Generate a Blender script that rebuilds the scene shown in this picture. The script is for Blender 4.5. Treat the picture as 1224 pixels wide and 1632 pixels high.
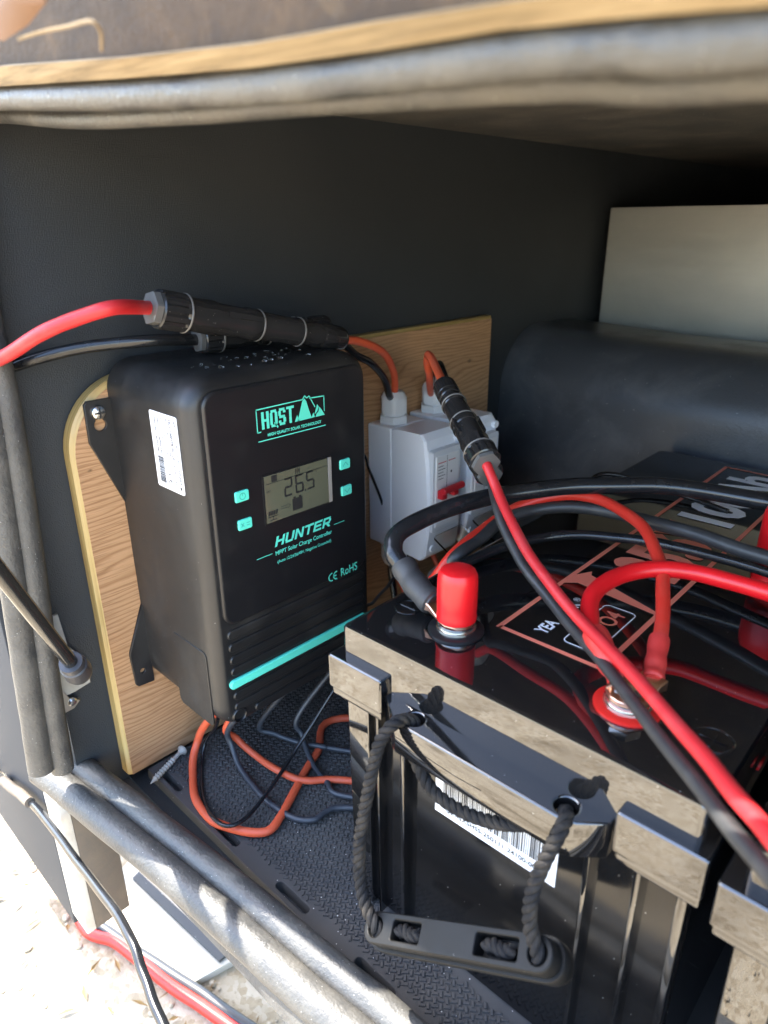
import bpy, bmesh, math, random
from mathutils import Vector, Matrix
random.seed(7)
PI = math.pi
scene = bpy.context.scene
for o in list(bpy.data.objects): bpy.data.objects.remove(o)
C = scene.collection

# ------------------------------------------------------------------ camera
cam_d = bpy.data.cameras.new('camera'); cam = bpy.data.objects.new('camera', cam_d); C.objects.link(cam)
cam.matrix_world = Matrix(((0.719127, -0.259867, 0.644457, 0.303972), (0.694849, 0.277447, -0.663482, -0.270444), (-0.006386, 0.924928, 0.380088, 0.494925), (0, 0, 0, 1)))
cam_d.sensor_fit = 'VERTICAL'; cam_d.sensor_height = 36; cam_d.sensor_width = 27; cam_d.lens = 24.757
cam_d.clip_start = 0.01; cam_d.clip_end = 500
cam_d.dof.use_dof = True; cam_d.dof.focus_distance = 0.56; cam_d.dof.aperture_fstop = 7.5
scene.camera = cam
# ------------------------------------------------------------------ sky and sun
SUN_DIR = Vector((0.62, 0.125, -1.0)).normalized()          # the way the light travels
to_sun = -SUN_DIR
elev = math.asin(to_sun.z); azim = math.atan2(to_sun.x, to_sun.y)
world = bpy.data.worlds.new('World'); scene.world = world; world.use_nodes = True
wn = world.node_tree.nodes; wl = world.node_tree.links
sky = wn.new('ShaderNodeTexSky'); sky.sky_type = 'NISHITA'; sky.sun_disc = False
sky.sun_elevation = elev; sky.sun_rotation = azim; sky.air_density = 1.0; sky.dust_density = 1.5
wl.new(sky.outputs[0], wn['Background'].inputs[0]); wn['Background'].inputs[1].default_value = 0.15
sd = bpy.data.lights.new('sun', 'SUN'); sd.energy = 2.4; sd.angle = math.radians(0.55); sd.color = (1.0, 0.95, 0.87)
sun = bpy.data.objects.new('sun', sd); C.objects.link(sun); sun.rotation_euler = SUN_DIR.to_track_quat('-Z', 'Y').to_euler()
vs = scene.view_settings; vs.view_transform = 'Standard'; vs.look = 'None'; vs.gamma = 1; vs.use_curve_mapping = False; vs.exposure = 3.25
scene.render.engine = 'CYCLES'
try:
    scene.cycles.max_bounces = 8; scene.cycles.diffuse_bounces = 5; scene.cycles.glossy_bounces = 5; scene.cycles.transmission_bounces = 6; scene.cycles.caustics_reflective = False; scene.cycles.caustics_refractive = False
except Exception: pass

# ------------------------------------------------------------------ materials
def mat(name, col, rough=0.5, metal=0.0, spec=0.5, ior=None, coat=0, trans=0, emit=None):
    m = bpy.data.materials.new(name); m.use_nodes = True
    b = m.node_tree.nodes['Principled BSDF']
    b.inputs['Base Color'].default_value = (*col, 1); b.inputs['Roughness'].default_value = rough; b.inputs['Metallic'].default_value = metal
    b.inputs['Specular IOR Level'].default_value = spec
    if ior: b.inputs['IOR'].default_value = ior
    if coat: b.inputs['Coat Weight'].default_value = coat
    if trans: b.inputs['Transmission Weight'].default_value = trans
    return m
def N(m, t, **kw):
    n = m.node_tree.nodes.new(t)
    for k, v in kw.items():
        if hasattr(n, k) and k not in n.inputs: setattr(n, k, v)
        else: n.inputs[k].default_value = v
    return n
def L(m, a, b): m.node_tree.links.new(a, b)
def bsdf(m): return m.node_tree.nodes['Principled BSDF']
def coords(m, scale=(1, 1, 1), rot=(0, 0, 0)):
    tc = N(m, 'ShaderNodeTexCoord'); mp = N(m, 'ShaderNodeMapping')
    mp.inputs['Scale'].default_value = scale; mp.inputs['Rotation'].default_value = rot
    L(m, tc.outputs['Object'], mp.inputs[0]); return mp.outputs[0]
def ramp(m, fac, stops):
    r = N(m, 'ShaderNodeValToRGB'); e = r.color_ramp.elements
    while len(e) < len(stops): e.new(0.5)
    for el, (p, c) in zip(e, stops):
        el.position = p; el.color = (*c, 1) if len(c) == 3 else c
    L(m, fac, r.inputs[0]); return r.outputs[0]
def noise(m, vec, scale, detail=6, rough=0.6, dist=0.0):
    n = N(m, 'ShaderNodeTexNoise'); n.inputs['Scale'].default_value = scale; n.inputs['Detail'].default_value = detail
    n.inputs['Roughness'].default_value = rough; n.inputs['Distortion'].default_value = dist
    L(m, vec, n.inputs['Vector']); return n.outputs['Fac']
def mixc(m, fac, a, b):
    n = N(m, 'ShaderNodeMix'); n.data_type = 'RGBA'
    ci = [i for i in n.inputs if i.type == 'RGBA']; fi = n.inputs[0]
    for s, v in ((fi, fac), (ci[0], a), (ci[1], b)):
        if hasattr(v, 'links'): L(m, v, s)
        else: s.default_value = v if isinstance(v, (int, float)) else (*v, 1)
    return [o for o in n.outputs if o.type == 'RGBA'][0]
def bump(m, h, strength=0.3, dist=0.001):
    n = N(m, 'ShaderNodeBump'); n.inputs['Strength'].default_value = strength; n.inputs['Distance'].default_value = dist
    L(m, h, n.inputs['Height']); L(m, n.outputs[0], bsdf(m).inputs['Normal'])
def setc(m, s): L(m, s, bsdf(m).inputs['Base Color'])
def setr(m, s): L(m, s, bsdf(m).inputs['Roughness'])
def maprange(m, v, a, b, c, d):
    n = N(m, 'ShaderNodeMapRange'); 
    for i, x in zip(range(1, 5), (a, b, c, d)): n.inputs[i].default_value = x
    L(m, v, n.inputs[0]); return n.outputs[0]
def specks(m, vec, scale, size, amount):
    # sparse small dust specks: voronoi dots kept where a cell's random value is low
    v = N(m, 'ShaderNodeTexVoronoi'); v.inputs['Scale'].default_value = scale; L(m, vec, v.inputs['Vector'])
    a = N(m, 'ShaderNodeMath', operation='LESS_THAN'); L(m, v.outputs['Distance'], a.inputs[0]); a.inputs[1].default_value = size
    s = N(m, 'ShaderNodeSeparateColor'); L(m, v.outputs['Color'], s.inputs[0])
    b = N(m, 'ShaderNodeMath', operation='LESS_THAN'); L(m, s.outputs[0], b.inputs[0]); b.inputs[1].default_value = amount
    c = N(m, 'ShaderNodeMath', operation='MULTIPLY'); L(m, a.outputs[0], c.inputs[0]); L(m, b.outputs[0], c.inputs[1]); return c.outputs[0]
def dusty(name, col, dustcol, rough, lo=0.45, hi=0.75, nscale=12, dscale=260, dsize=0.16, damt=0.12, bs=0.0, bscale=900, spec=0.5, maxd=0.6, ior=None):
    m = mat(name, col, rough, spec=spec, ior=ior); v = coords(m)
    n = noise(m, v, nscale, 8, 0.65, 0.4); f = maprange(m, n, lo, hi, 0, maxd)
    c1 = mixc(m, f, col, dustcol); s = specks(m, v, dscale, dsize, damt)
    c2 = mixc(m, s, c1, (0.62, 0.60, 0.56)); setc(m, c2)
    r = maprange(m, n, lo, hi, rough, min(1, rough + 0.25)); setr(m, r)
    if bs: bump(m, noise(m, v, bscale, 4, 0.6), bs, 0.0009)
    return m
M = {}
M['wall'] = dusty('black_vinyl_wall', (0.021, 0.0255, 0.030), (0.044, 0.048, 0.051), 0.55, 0.35, 0.9, 9, 460, 0.11, 0.05, 0.6, 900)
M['ceil'] = dusty('dusty_ceiling', (0.10, 0.094, 0.085), (0.27, 0.24, 0.20), 0.7, 0.4, 0.7, 16, 300, 0.15, 0.10, 0.3, 600)
M['beam'] = dusty('scuffed_black_vinyl', (0.050, 0.055, 0.064), (0.12, 0.125, 0.135), 0.30, 0.46, 0.74, 14, 420, 0.12, 0.03, 0.4, 420)
M['mat'] = dusty('foam_mat', (0.060, 0.058, 0.056), (0.125, 0.115, 0.10), 0.75, 0.45, 0.8, 14, 320, 0.15, 0.10, 0.2, 1500)
M['rubber'] = dusty('dusty_rubber', (0.045, 0.045, 0.044), (0.15, 0.138, 0.115), 0.36, 0.35, 0.72, 26, 900, 0.2, 0.02, 0.9, 330)
M['plastic'] = dusty('matt_black_plastic', (0.013, 0.013, 0.0135), (0.034, 0.032, 0.029), 0.38, 0.45, 0.8, 20, 420, 0.10, 0.03, 0.12, 3000)
M['gloss'] = dusty('gloss_black_case', (0.0075, 0.0075, 0.008), (0.05, 0.048, 0.045), 0.045, 0.52, 1.0, 24, 520, 0.10, 0.03, 0.0, 900, 0.5, 0.22, 2.0)
M['case'] = dusty('black_case_wall', (0.0065, 0.0065, 0.007), (0.035, 0.034, 0.032), 0.085, 0.52, 1.0, 24, 420, 0.10, 0.03, 0.0, 900, 0.5, 0.2, 1.46)
def _wavy(m, s_, r0=0.020, r1=0.11):
    v = coords(m); bump(m, noise(m, v, 22, 1, 0.3), s_, 0.004)
    sm = noise(m, coords(m, (1, 1, 1), (0.3, 0.2, 0.7)), 13, 7, 0.7, 1.2); fine = noise(m, coords(m, (60, 900, 60), (0, 0, 0.6)), 1.0, 2)
    a = maprange(m, sm, 0.52, 0.80, r0, r1); b = maprange(m, fine, 0.62, 0.74, 0.0, 0.05)
    ad = N(m, 'ShaderNodeMath', operation='ADD'); L(m, a, ad.inputs[0]); L(m, b, ad.inputs[1]); setr(m, ad.outputs[0])
_wavy(M['gloss'], 0.035); _wavy(M['case'], 0.10, 0.10, 0.2)
M['rib'] = mat('satin_black', (0.012, 0.012, 0.013), 0.3)
M['grip'] = dusty('grip_plastic', (0.006, 0.006, 0.006), (0.018, 0.017, 0.015), 0.45, 0.45, 0.8, 30, 500, 0.1, 0.03, spec=0.2)
M['panelblk'] = dusty('front_panel_black', (0.0105, 0.0105, 0.012), (0.020, 0.020, 0.020), 0.33, 0.5, 0.85, 26, 300, 0.08, 0.03)
M['teal'] = mat('teal_print', (0.11, 0.74, 0.58), 0.45)
M['tealdark'] = mat('teal_relief', (0.05, 0.42, 0.33), 0.5)
M['lcd'] = mat('lcd_glass', (0.105, 0.108, 0.074), 0.12)
M['lcdedge'] = mat('lcd_edge', (0.28, 0.26, 0.24), 0.35)
M['ink'] = mat('black_ink', (0.02, 0.02, 0.02), 0.5)
M['paper'] = mat('label_paper', (0.78, 0.78, 0.79), 0.5)
M['steel'] = mat('zinc_steel', (0.72, 0.71, 0.68), 0.24, 1.0)
M['dullsteel'] = mat('dull_steel', (0.50, 0.49, 0.46), 0.42, 1.0)
M['copper'] = mat('tinned_copper', (0.75, 0.46, 0.32), 0.3, 1.0)
M['redcap'] = mat('red_vinyl_cap', (0.62, 0.008, 0.012), 0.33)
M['redring'] = mat('red_ring', (0.55, 0.02, 0.015), 0.22)
M['labelred'] = mat('label_red', (0.86, 0.23, 0.145), 0.35)
M['labelwhite'] = mat('label_white', (0.93, 0.94, 0.96), 0.35)
M['boxgrey'] = mat('pale_grey_abs', (0.87, 0.89, 0.93), 0.32)
M['glandgrey'] = mat('pale_grey_nylon', (0.70, 0.72, 0.74), 0.42)
M['breaker'] = mat('breaker_white', (0.82, 0.82, 0.81), 0.4)
M['toggle'] = mat('toggle_red', (0.55, 0.02, 0.03), 0.35)
M['clear'] = mat('clear_acrylic', (0.9, 0.92, 0.93), 0.05, ior=1.45, trans=1.0)
M['water'] = mat('water_drop', (0.95, 0.97, 1.0), 0.02, ior=1.33, trans=1.0)
M['strutblk'] = mat('strut_black', (0.02, 0.02, 0.02), 0.12)
M['socket'] = mat('socket_plastic', (0.05, 0.05, 0.055), 0.4)
def cablemat(name, col, rough, dust=(0.4, 0.35, 0.3), amt=0.25):
    m = mat(name, col, rough); v = coords(m); n = noise(m, v, 60, 6, 0.6)
    f = maprange(m, n, 0.5, 0.85, 0, amt); setc(m, mixc(m, f, col, dust)); bump(m, noise(m, v, 500, 3), 0.06, 0.0004); return m
M['cred'] = cablemat('cable_red', (0.62, 0.032, 0.018), 0.40, (0.5, 0.16, 0.11), 0.2)
M['credp'] = cablemat('cable_red_pv', (0.50, 0.018, 0.022), 0.48, (0.50, 0.12, 0.12), 0.35)
M['cora'] = cablemat('cable_orange', (0.66, 0.10, 0.038), 0.5, amt=0.15)
M['cblk'] = cablemat('cable_black', (0.011, 0.012, 0.014), 0.22, (0.06, 0.06, 0.06), 0.3)
M['cgry'] = cablemat('cable_black_dusty', (0.030, 0.030, 0.030), 0.42, (0.09, 0.086, 0.08), 0.5)
M['cblu'] = cablemat('cable_blue_black', (0.036, 0.040, 0.048), 0.4, (0.12, 0.12, 0.12), 0.3)
M['shrink'] = cablemat('heat_shrink_black', (0.035, 0.035, 0.035), 0.55, (0.10, 0.10, 0.10), 0.5)
M['shrinkr'] = cablemat('heat_shrink_red', (0.56, 0.035, 0.028), 0.5, (0.5, 0.2, 0.15), 0.2)
M['nut'] = mat('nut_grey', (0.10, 0.10, 0.10), 0.22)
M['ringgrey'] = mat('ring_grey', (0.14, 0.135, 0.13), 0.3)
M['mc4'] = dusty('connector_black', (0.018, 0.018, 0.019), (0.07, 0.068, 0.065), 0.17, 0.62, 1.1, 40, 700, 0.12, 0.04)
M['rope'] = mat('black_rope', (0.055, 0.053, 0.050), 0.75, spec=0.15)
def _rope(m):
    v = coords(m); n = noise(m, v, 90, 5); setc(m, mixc(m, maprange(m, n, 0.45, 0.75, 0, 0.8), (0.012, 0.012, 0.013), (0.060, 0.050, 0.038)))
    bump(m, noise(m, v, 1300, 3), 0.6, 0.0006)
_rope(M['rope'])
def wood():
    m = mat('oak_veneer', (0.55, 0.34, 0.17), 0.45); v = coords(m, (1, 1, 1))
    # cathedral figure: rings of a log cut at a glancing angle, running along y
    big = noise(m, coords(m, (1, 2.2, 7)), 1.6, 2, 0.45)
    sep = N(m, 'ShaderNodeSeparateXYZ'); L(m, v, sep.inputs[0])
    a = N(m, 'ShaderNodeMath', operation='MULTIPLY'); L(m, big, a.inputs[0]); a.inputs[1].default_value = 17.0
    b = N(m, 'ShaderNodeMath', operation='MULTIPLY'); L(m, sep.outputs[2], b.inputs[0]); b.inputs[1].default_value = 190.0
    wob = noise(m, coords(m, (1, 14, 90)), 1.0, 2, 0.5)
    w2 = N(m, 'ShaderNodeMath', operation='MULTIPLY'); L(m, wob, w2.inputs[0]); w2.inputs[1].default_value = 1.3
    c = N(m, 'ShaderNodeMath', operation='ADD'); L(m, a.outputs[0], c.inputs[0]); L(m, b.outputs[0], c.inputs[1])
    d = N(m, 'ShaderNodeMath', operation='ADD'); L(m, c.outputs[0], d.inputs[0]); L(m, w2.outputs[0], d.inputs[1])
    e = N(m, 'ShaderNodeMath', operation='FRACT'); L(m, d.outputs[0], e.inputs[0])
    ring = ramp(m, e.outputs[0], [(0.0, (0.30, 0.155, 0.070)), (0.25, (0.455, 0.262, 0.132)), (0.75, (0.49, 0.285, 0.147)), (1.0, (0.34, 0.18, 0.085))])
    pores = noise(m, coords(m, (1, 26, 900)), 1.0, 3, 0.6)
    col = mixc(m, maprange(m, pores, 0.50, 0.66, 0, 0.65), ring, (0.24, 0.12, 0.055))
    for (ky, kz, kr) in ((-0.0480, 0.3105, 0.006), (0.452, 0.332, 0.010)):
        dv = N(m, 'ShaderNodeVectorMath', operation='DISTANCE'); mp = N(m, 'ShaderNodeMapping'); mp.inputs['Scale'].default_value = (0, 1, 2.2); L(m, v, mp.inputs[0])
        L(m, mp.outputs[0], dv.inputs[0]); dv.inputs[1].default_value = (0, ky, kz * 2.2)
        jit = N(m, 'ShaderNodeMath', operation='ADD'); L(m, dv.outputs['Value'], jit.inputs[0])
        jn = N(m, 'ShaderNodeMath', operation='MULTIPLY'); L(m, noise(m, v, 220, 4, 0.7), jn.inputs[0]); jn.inputs[1].default_value = kr * 1.2; L(m, jn.outputs[0], jit.inputs[1])
        col = mixc(m, maprange(m, jit.outputs[0], kr * 0.7, kr * 1.25, 0.85, 0.0), col, (0.12, 0.065, 0.03))
    setc(m, col); bump(m, pores, 0.15, 0.0004); return m
M['oak'] = wood()
def plyedge():
    m = mat('ply_edge', (0.52, 0.37, 0.11), 0.45, coat=0.2)
    n = noise(m, coords(m, (420, 14, 6)), 1.0, 3, 0.6); setc(m, ramp(m, n, [(0.3, (0.25, 0.155, 0.05)), (0.5, (0.40, 0.275, 0.095)), (0.7, (0.47, 0.34, 0.14))])); return m
M['plyedge'] = plyedge()
def hatchwood():
    m = mat('hatch_edge_wood', (0.45, 0.30, 0.12), 0.7); n = noise(m, coords(m, (8, 300, 300)), 1.0, 5, 0.65)
    setc(m, ramp(m, n, [(0.3, (0.12, 0.085, 0.045)), (0.5, (0.24, 0.175, 0.095)), (0.75, (0.36, 0.275, 0.16))])); bump(m, n, 0.4, 0.001); return m
M['hatchedge'] = hatchwood()
def hatchface():
    m = mat('hatch_board', (0.10, 0.065, 0.035), 0.8); v = coords(m)
    n = noise(m, v, 28, 9, 0.7, 0.6); c1 = ramp(m, n, [(0.3, (0.022, 0.013, 0.007)), (0.55, (0.055, 0.033, 0.016)), (0.75, (0.115, 0.07, 0.033))])
    w = noise(m, coords(m), 9, 4, 0.6, 2.0)
    setc(m, mixc(m, maprange(m, w, 0.62, 0.75, 0, 0.4), c1, (0.24, 0.165, 0.085))); bump(m, noise(m, v, 240, 6, 0.7), 0.8, 0.002); return m
M['hatch'] = hatchface()
def groundm():
    m = mat('pale_gravel', (0.5, 0.44, 0.34), 0.95); v = coords(m)
    vo = N(m, 'ShaderNodeTexVoronoi'); vo.inputs['Scale'].default_value = 130; L(m, v, vo.inputs['Vector'])
    s = N(m, 'ShaderNodeSeparateColor'); L(m, vo.outputs['Color'], s.inputs[0])
    st = ramp(m, s.outputs[0], [(0.0, (0.38, 0.29, 0.17)), (0.4, (0.56, 0.46, 0.31)), (1.0, (0.68, 0.59, 0.44))])
    n = noise(m, v, 6, 8, 0.65); col = mixc(m, maprange(m, n, 0.3, 0.7, 0, 0.6), st, (0.48, 0.39, 0.27))
    col = mixc(m, maprange(m, noise(m, v, 2.2, 3, 0.5), 0.5, 0.66, 0, 0.35), col, (0.36, 0.27, 0.15)); col = mixc(m, maprange(m, noise(m, v, 4.5, 4, 0.5, 0.8), 0.50, 0.66, 0, 0.65), col, (0.15, 0.105, 0.05)); f = noise(m, v, 120, 5, 0.7); col = mixc(m, maprange(m, f, 0.60, 0.72, 0, 0.75), col, (0.22, 0.16, 0.08)); setc(m, col)  # dark patches: soil tones and painted shadows, put in for the battery rim's reflections
    bump(m, noise(m, v, 90, 8, 0.75), 0.9, 0.006); return m
M['ground'] = groundm()
def alu():
    m = mat('dull_aluminium', (0.44, 0.44, 0.40), 0.42, 0.55); v = coords(m)
    n = noise(m, v, 5, 6, 0.6, 0.5); setc(m, ramp(m, n, [(0.3, (0.50, 0.51, 0.48)), (0.7, (0.64, 0.63, 0.57))]))
    setr(m, maprange(m, noise(m, coords(m, (6, 1, 60)), 3, 4), 0.3, 0.7, 0.34, 0.55)); return m
M['alu'] = alu()
M['paintw'] = dusty('chalky_white_paint', (0.62, 0.59, 0.52), (0.28, 0.22, 0.15), 0.6, 0.5, 0.8, 18, 500, 0.1, 0.01)
M['frame'] = dusty('brown_grey_steel', (0.10, 0.085, 0.07), (0.24, 0.18, 0.12), 0.6, 0.4, 0.8, 20, 500, 0.1, 0.01, 0.3, 300)
M['skin'] = mat('dark_outer_skin', (0.045, 0.050, 0.058), 0.65, spec=0.2)
M['plank'] = dusty('bleached_board', (0.58, 0.52, 0.42), (0.40, 0.33, 0.23), 0.8, 0.4, 0.8, 20, 300, 0.2, 0.05)
M['galv'] = dusty('galvanised', (0.42, 0.41, 0.37), (0.26, 0.23, 0.17), 0.5, 0.4, 0.8, 40, 400, 0.15, 0.05)
M['stonem'] = mat('pebble', (0.40, 0.33, 0.23), 0.9)
M['leafm'] = mat('dry_leaf', (0.28, 0.16, 0.05), 0.8)
M['maroon'] = mat('maroon_paint', (0.14, 0.02, 0.022), 0.4)
M['amber'] = dusty('dry_leaf_orange', (0.14, 0.062, 0.026), (0.20, 0.11, 0.055), 0.6)
M['web'] = mat('dusty_cobweb', (0.26, 0.19, 0.11), 0.9)

# ------------------------------------------------------------------ mesh helpers
def finish(bm, name, material, parent=None, smooth=True, angle=35):
    bmesh.ops.recalc_face_normals(bm, faces=bm.faces[:])
    me = bpy.data.meshes.new(name); bm.to_mesh(me); bm.free()
    o = bpy.data.objects.new(name, me); C.objects.link(o)
    if material: me.materials.append(M[material] if isinstance(material, str) else material)
    if smooth:
        for p in me.polygons: p.use_smooth = True
        try: me.set_sharp_from_angle(angle=math.radians(angle))
        except Exception: pass
    if smooth and material in ('gloss', 'case', 'plastic', 'panelblk', 'boxgrey', 'teal', 'breaker', 'galv'):
        md = o.modifiers.new('flat_faces', 'WEIGHTED_NORMAL'); md.keep_sharp = True; md.weight = 80
    if parent is not None: o.parent = parent
    return o
def tag(o, label, cat=None, group=None, kind=None):
    if label: o['label'] = label
    if cat: o['category'] = cat
    if group: o['group'] = group
    if kind: o['kind'] = kind
    return o
def thing(name, label, cat, loc=(0, 0, 0), group=None, local=False):
    o = bpy.data.objects.new(name, None); C.objects.link(o); o.location = loc; o.empty_display_size = 0.02
    tag(o, label, cat, group)
    return o
PW = {}
def wparent(o, root):
    """parent a mesh modelled in world coordinates without moving it"""
    o.parent = root
    inv = Matrix.Translation(root.location).inverted()
    if root.parent is None: o.matrix_parent_inverse = inv
    return o
def box(bm, lo, hi, bev=0.0, seg=2):
    r = bmesh.ops.create_cube(bm, size=1.0); vs_ = r['verts']
    for v in vs_:
        v.co = Vector([(lo[i] + hi[i]) / 2 + v.co[i] * (hi[i] - lo[i]) for i in range(3)])
    if bev:
        es = list({e for v in vs_ for e in v.link_edges})
        bmesh.ops.bevel(bm, geom=es, offset=bev, segments=seg, affect='EDGES', profile=0.6)
    return bm
def B(): return bmesh.new()
def frames(pts):
    ts = []
    n = len(pts)
    for i in range(n):
        a = pts[max(0, i - 1)]; b = pts[min(n - 1, i + 1)]; ts.append((b - a).normalized())
    up = Vector((0, 0, 1)) if abs(ts[0].z) < 0.9 else Vector((1, 0, 0))
    u = (up - ts[0] * up.dot(ts[0])).normalized(); out = []
    for t in ts:
        u = (u - t * u.dot(t)).normalized(); out.append((t, u, t.cross(u)))
    return out
def spline(pts, sub=8):
    P = [Vector(p) for p in pts]; out = []
    Q = [P[0] * 2 - P[1]] + P + [P[-1] * 2 - P[-2]]
    for i in range(1, len(Q) - 2):
        p0, p1, p2, p3 = Q[i - 1], Q[i], Q[i + 1], Q[i + 2]
        # centripetal-ish: plain Catmull-Rom with slightly reduced tangents
        for k in range(sub):
            t = k / sub; t2 = t * t; t3 = t2 * t
            out.append(0.5 * ((2 * p1) + (p2 - p0) * t + (2 * p0 - 5 * p1 + 4 * p2 - p3) * t2 + (3 * p1 - p0 - 3 * p2 + p3) * t3))
    out.append(P[-1]); return out
def tube(bm, pts, r, n=14, caps=True):
    fr = frames(pts); rings = []
    for i, (p, (t, u, w)) in enumerate(zip(pts, fr)):
        rr = r(i / (len(pts) - 1)) if callable(r) else r
        rings.append([bm.verts.new(p + (u * math.cos(2 * PI * k / n) + w * math.sin(2 * PI * k / n)) * rr) for k in range(n)])
    for a, b in zip(rings, rings[1:]):
        for k in range(n): bm.faces.new((a[k], a[(k + 1) % n], b[(k + 1) % n], b[k]))
    if caps: bm.faces.new(rings[0][::-1]); bm.faces.new(rings[-1])
    return bm
def cable_mesh(name, pts, r, material, parent=None, sub=8, n=14):
    sp = spline(pts, sub); ph = random.random() * 6
    for i, p in enumerate(sp):
        q = i * 0.61 + ph; p += Vector((math.sin(q * 0.9), math.sin(q * 1.13 + 2), math.sin(q * 0.77 + 4))) * r * 0.055
    o = finish(tube(B(), sp, lambda t_: r * (1 + 0.012 * math.sin(t_ * 61 + ph)), n), name, material)
    if parent is not None: wparent(o, parent)
    return o
def axisframe(p0, p1, up=(0, 0, 1)):
    d = (Vector(p1) - Vector(p0)); t = d.normalized(); up = Vector(up)
    if abs(t.dot(up)) > 0.95: up = Vector((1, 0, 0))
    u = (up - t * up.dot(t)).normalized(); return Vector(p0), t, u, t.cross(u), d.length
def loft(bm, fr, rings, caps=True):
    """rings: list of (s, radius function or number, nsides, phase) along the axis in metres"""
    p0, t, u, w, ln = fr; prev = None; first = None
    n = max(x[2] for x in rings)
    for s, r, ns, ph in rings:
        vs_ = []
        for k in range(n):
            a = 2 * PI * k / n
            if ns < n:      # polygon outline sampled with n points
                seg = 2 * PI / ns; aa = (a - ph) % seg - seg / 2; rr = r * math.cos(seg / 2) / math.cos(aa)
            else: rr = r(a) if callable(r) else r
            vs_.append(bm.verts.new(p0 + t * s + (u * math.cos(a) + w * math.sin(a)) * rr))
        if prev:
            for k in range(n): bm.faces.new((prev[k], prev[(k + 1) % n], vs_[(k + 1) % n], vs_[k]))
        else: first = vs_
        prev = vs_
    if caps: bm.faces.new(first[::-1]); bm.faces.new(prev)
    return bm
def lathe(bm, centre, prof, n=32, axis=(0, 0, 1)):
    fr = axisframe(centre, Vector(centre) + Vector(axis)); 
    return loft(bm, fr, [(s, r, n, 0) for r, s in prof])
def rrect(a0, a1, b0, b1, r, n=8):
    pts = []
    for cx, cy, st in ((a1 - r, b1 - r, 0), (a0 + r, b1 - r, 90), (a0 + r, b0 + r, 180), (a1 - r, b0 + r, 270)):
        for k in range(n + 1):
            a = math.radians(st + 90 * k / n); pts.append((cx + r * math.cos(a), cy + r * math.sin(a)))
    return pts
def stack(bm, layers, place, caps=True):
    """layers: list of (outline2d, height); place(a, b, h) -> 3D"""
    prev = first = None
    for pts, h in layers:
        vs_ = [bm.verts.new(place(a, b, h)) for a, b in pts]
        if prev:
            for k in range(len(vs_)): bm.faces.new((prev[k], prev[(k + 1) % len(vs_)], vs_[(k + 1) % len(vs_)], vs_[k]))
        else: first = vs_
        prev = vs_
    if caps: bm.faces.new(first[::-1]); bm.faces.new(prev)
    return bm
def XF(a, b, h): return Vector((h, a, b))          # (y, z) outlines on an x plane
def ZF(a, b, h): return Vector((a, b, h))
def YF(a, b, h): return Vector((a, h, b))
def place_mat(X, Y, O):
    X = Vector(X); Y = Vector(Y); Z = X.cross(Y)
    return Matrix(((X.x, Y.x, Z.x, O[0]), (X.y, Y.y, Z.y, O[1]), (X.z, Y.z, Z.z, O[2]), (0, 0, 0, 1)))
dg = None
def curve_mesh(cu, name):
    o = bpy.data.objects.new('tmp', cu); C.objects.link(o)
    d = bpy.context.evaluated_depsgraph_get(); d.update()
    me = bpy.data.meshes.new_from_object(o.evaluated_get(d)); me.name = name
    bpy.data.objects.remove(o); bpy.data.curves.remove(cu); return me
def plate(name, outlines, th, mw, material, parent=None, bev=0.0, world=True):
    """flat plate with real holes; outlines are 2D loops, thickness th along local +Z, mw places it"""
    cu = bpy.data.curves.new('tmp', 'CURVE'); cu.dimensions = '2D'; cu.fill_mode = 'BOTH'
    for ol in outlines:
        s = cu.splines.new('POLY'); s.points.add(len(ol) - 1); s.use_cyclic_u = True
        for p, (a, b) in zip(s.points, ol): p.co = (a, b, 0, 1)
    cu.extrude = th / 2; cu.bevel_depth = bev; cu.bevel_resolution = 1; cu.offset = -bev
    me = curve_mesh(cu, name)
    me.transform(mw @ Matrix.Translation((0, 0, th / 2)))
    me.materials.clear(); me.materials.append(M[material])
    o = bpy.data.objects.new(name, me); C.objects.link(o)
    if parent is not None:
        o.parent = parent
        if world: o.matrix_parent_inverse = Matrix.Translation(parent.location).inverted()
    return o
def text(name, body, rect, mw, material, parent=None, world=True, offset=0.0, shear=0.0, th=0.0002, keep=False):
    """lettering fitted into rect (x0, x1, y0, y1) of the plane mw"""
    cu = bpy.data.curves.new('tmp', 'FONT'); cu.body = body; cu.size = 1.0; cu.offset = offset; cu.shear = shear; cu.resolution_u = 3
    me = curve_mesh(cu, name)
    xs = [v.co.x for v in me.vertices]; ys = [v.co.y for v in me.vertices]
    x0, x1, y0, y1 = rect; sx = (x1 - x0) / (max(xs) - min(xs)); sy = (y1 - y0) / (max(ys) - min(ys))
    T = Matrix.Translation((x0, y0, 0)) @ Matrix.Diagonal((sx, sy, 1, 1)) @ Matrix.Translation((-min(xs), -min(ys), 0))
    me.transform(mw @ T); me.materials.clear(); me.materials.append(M[material])
    o = bpy.data.objects.new(name, me); C.objects.link(o)
    if parent is not None:
        o.parent = parent
        if world:
            if parent.parent is None: o.matrix_parent_inverse = Matrix.Translation(parent.location).inverted()
    return o
def rects_mesh(name, rects, mw, material, parent=None, world=True):
    bm = B()
    for q in rects:
        if len(q) == 4 and not isinstance(q[0], tuple): x0, x1, y0, y1 = q; q = [(x0, y0), (x1, y0), (x1, y1), (x0, y1)]
        bm.faces.new([bm.verts.new(mw @ Vector((a, b, 0))) for a, b in q])
    me = bpy.data.meshes.new(name); bm.to_mesh(me); bm.free(); me.materials.append(M[material])
    o = bpy.data.objects.new(name, me); C.objects.link(o)
    if parent is not None:
        o.parent = parent
        if world:
            if parent.parent is None: o.matrix_parent_inverse = Matrix.Translation(parent.location).inverted()
    return o
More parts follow.
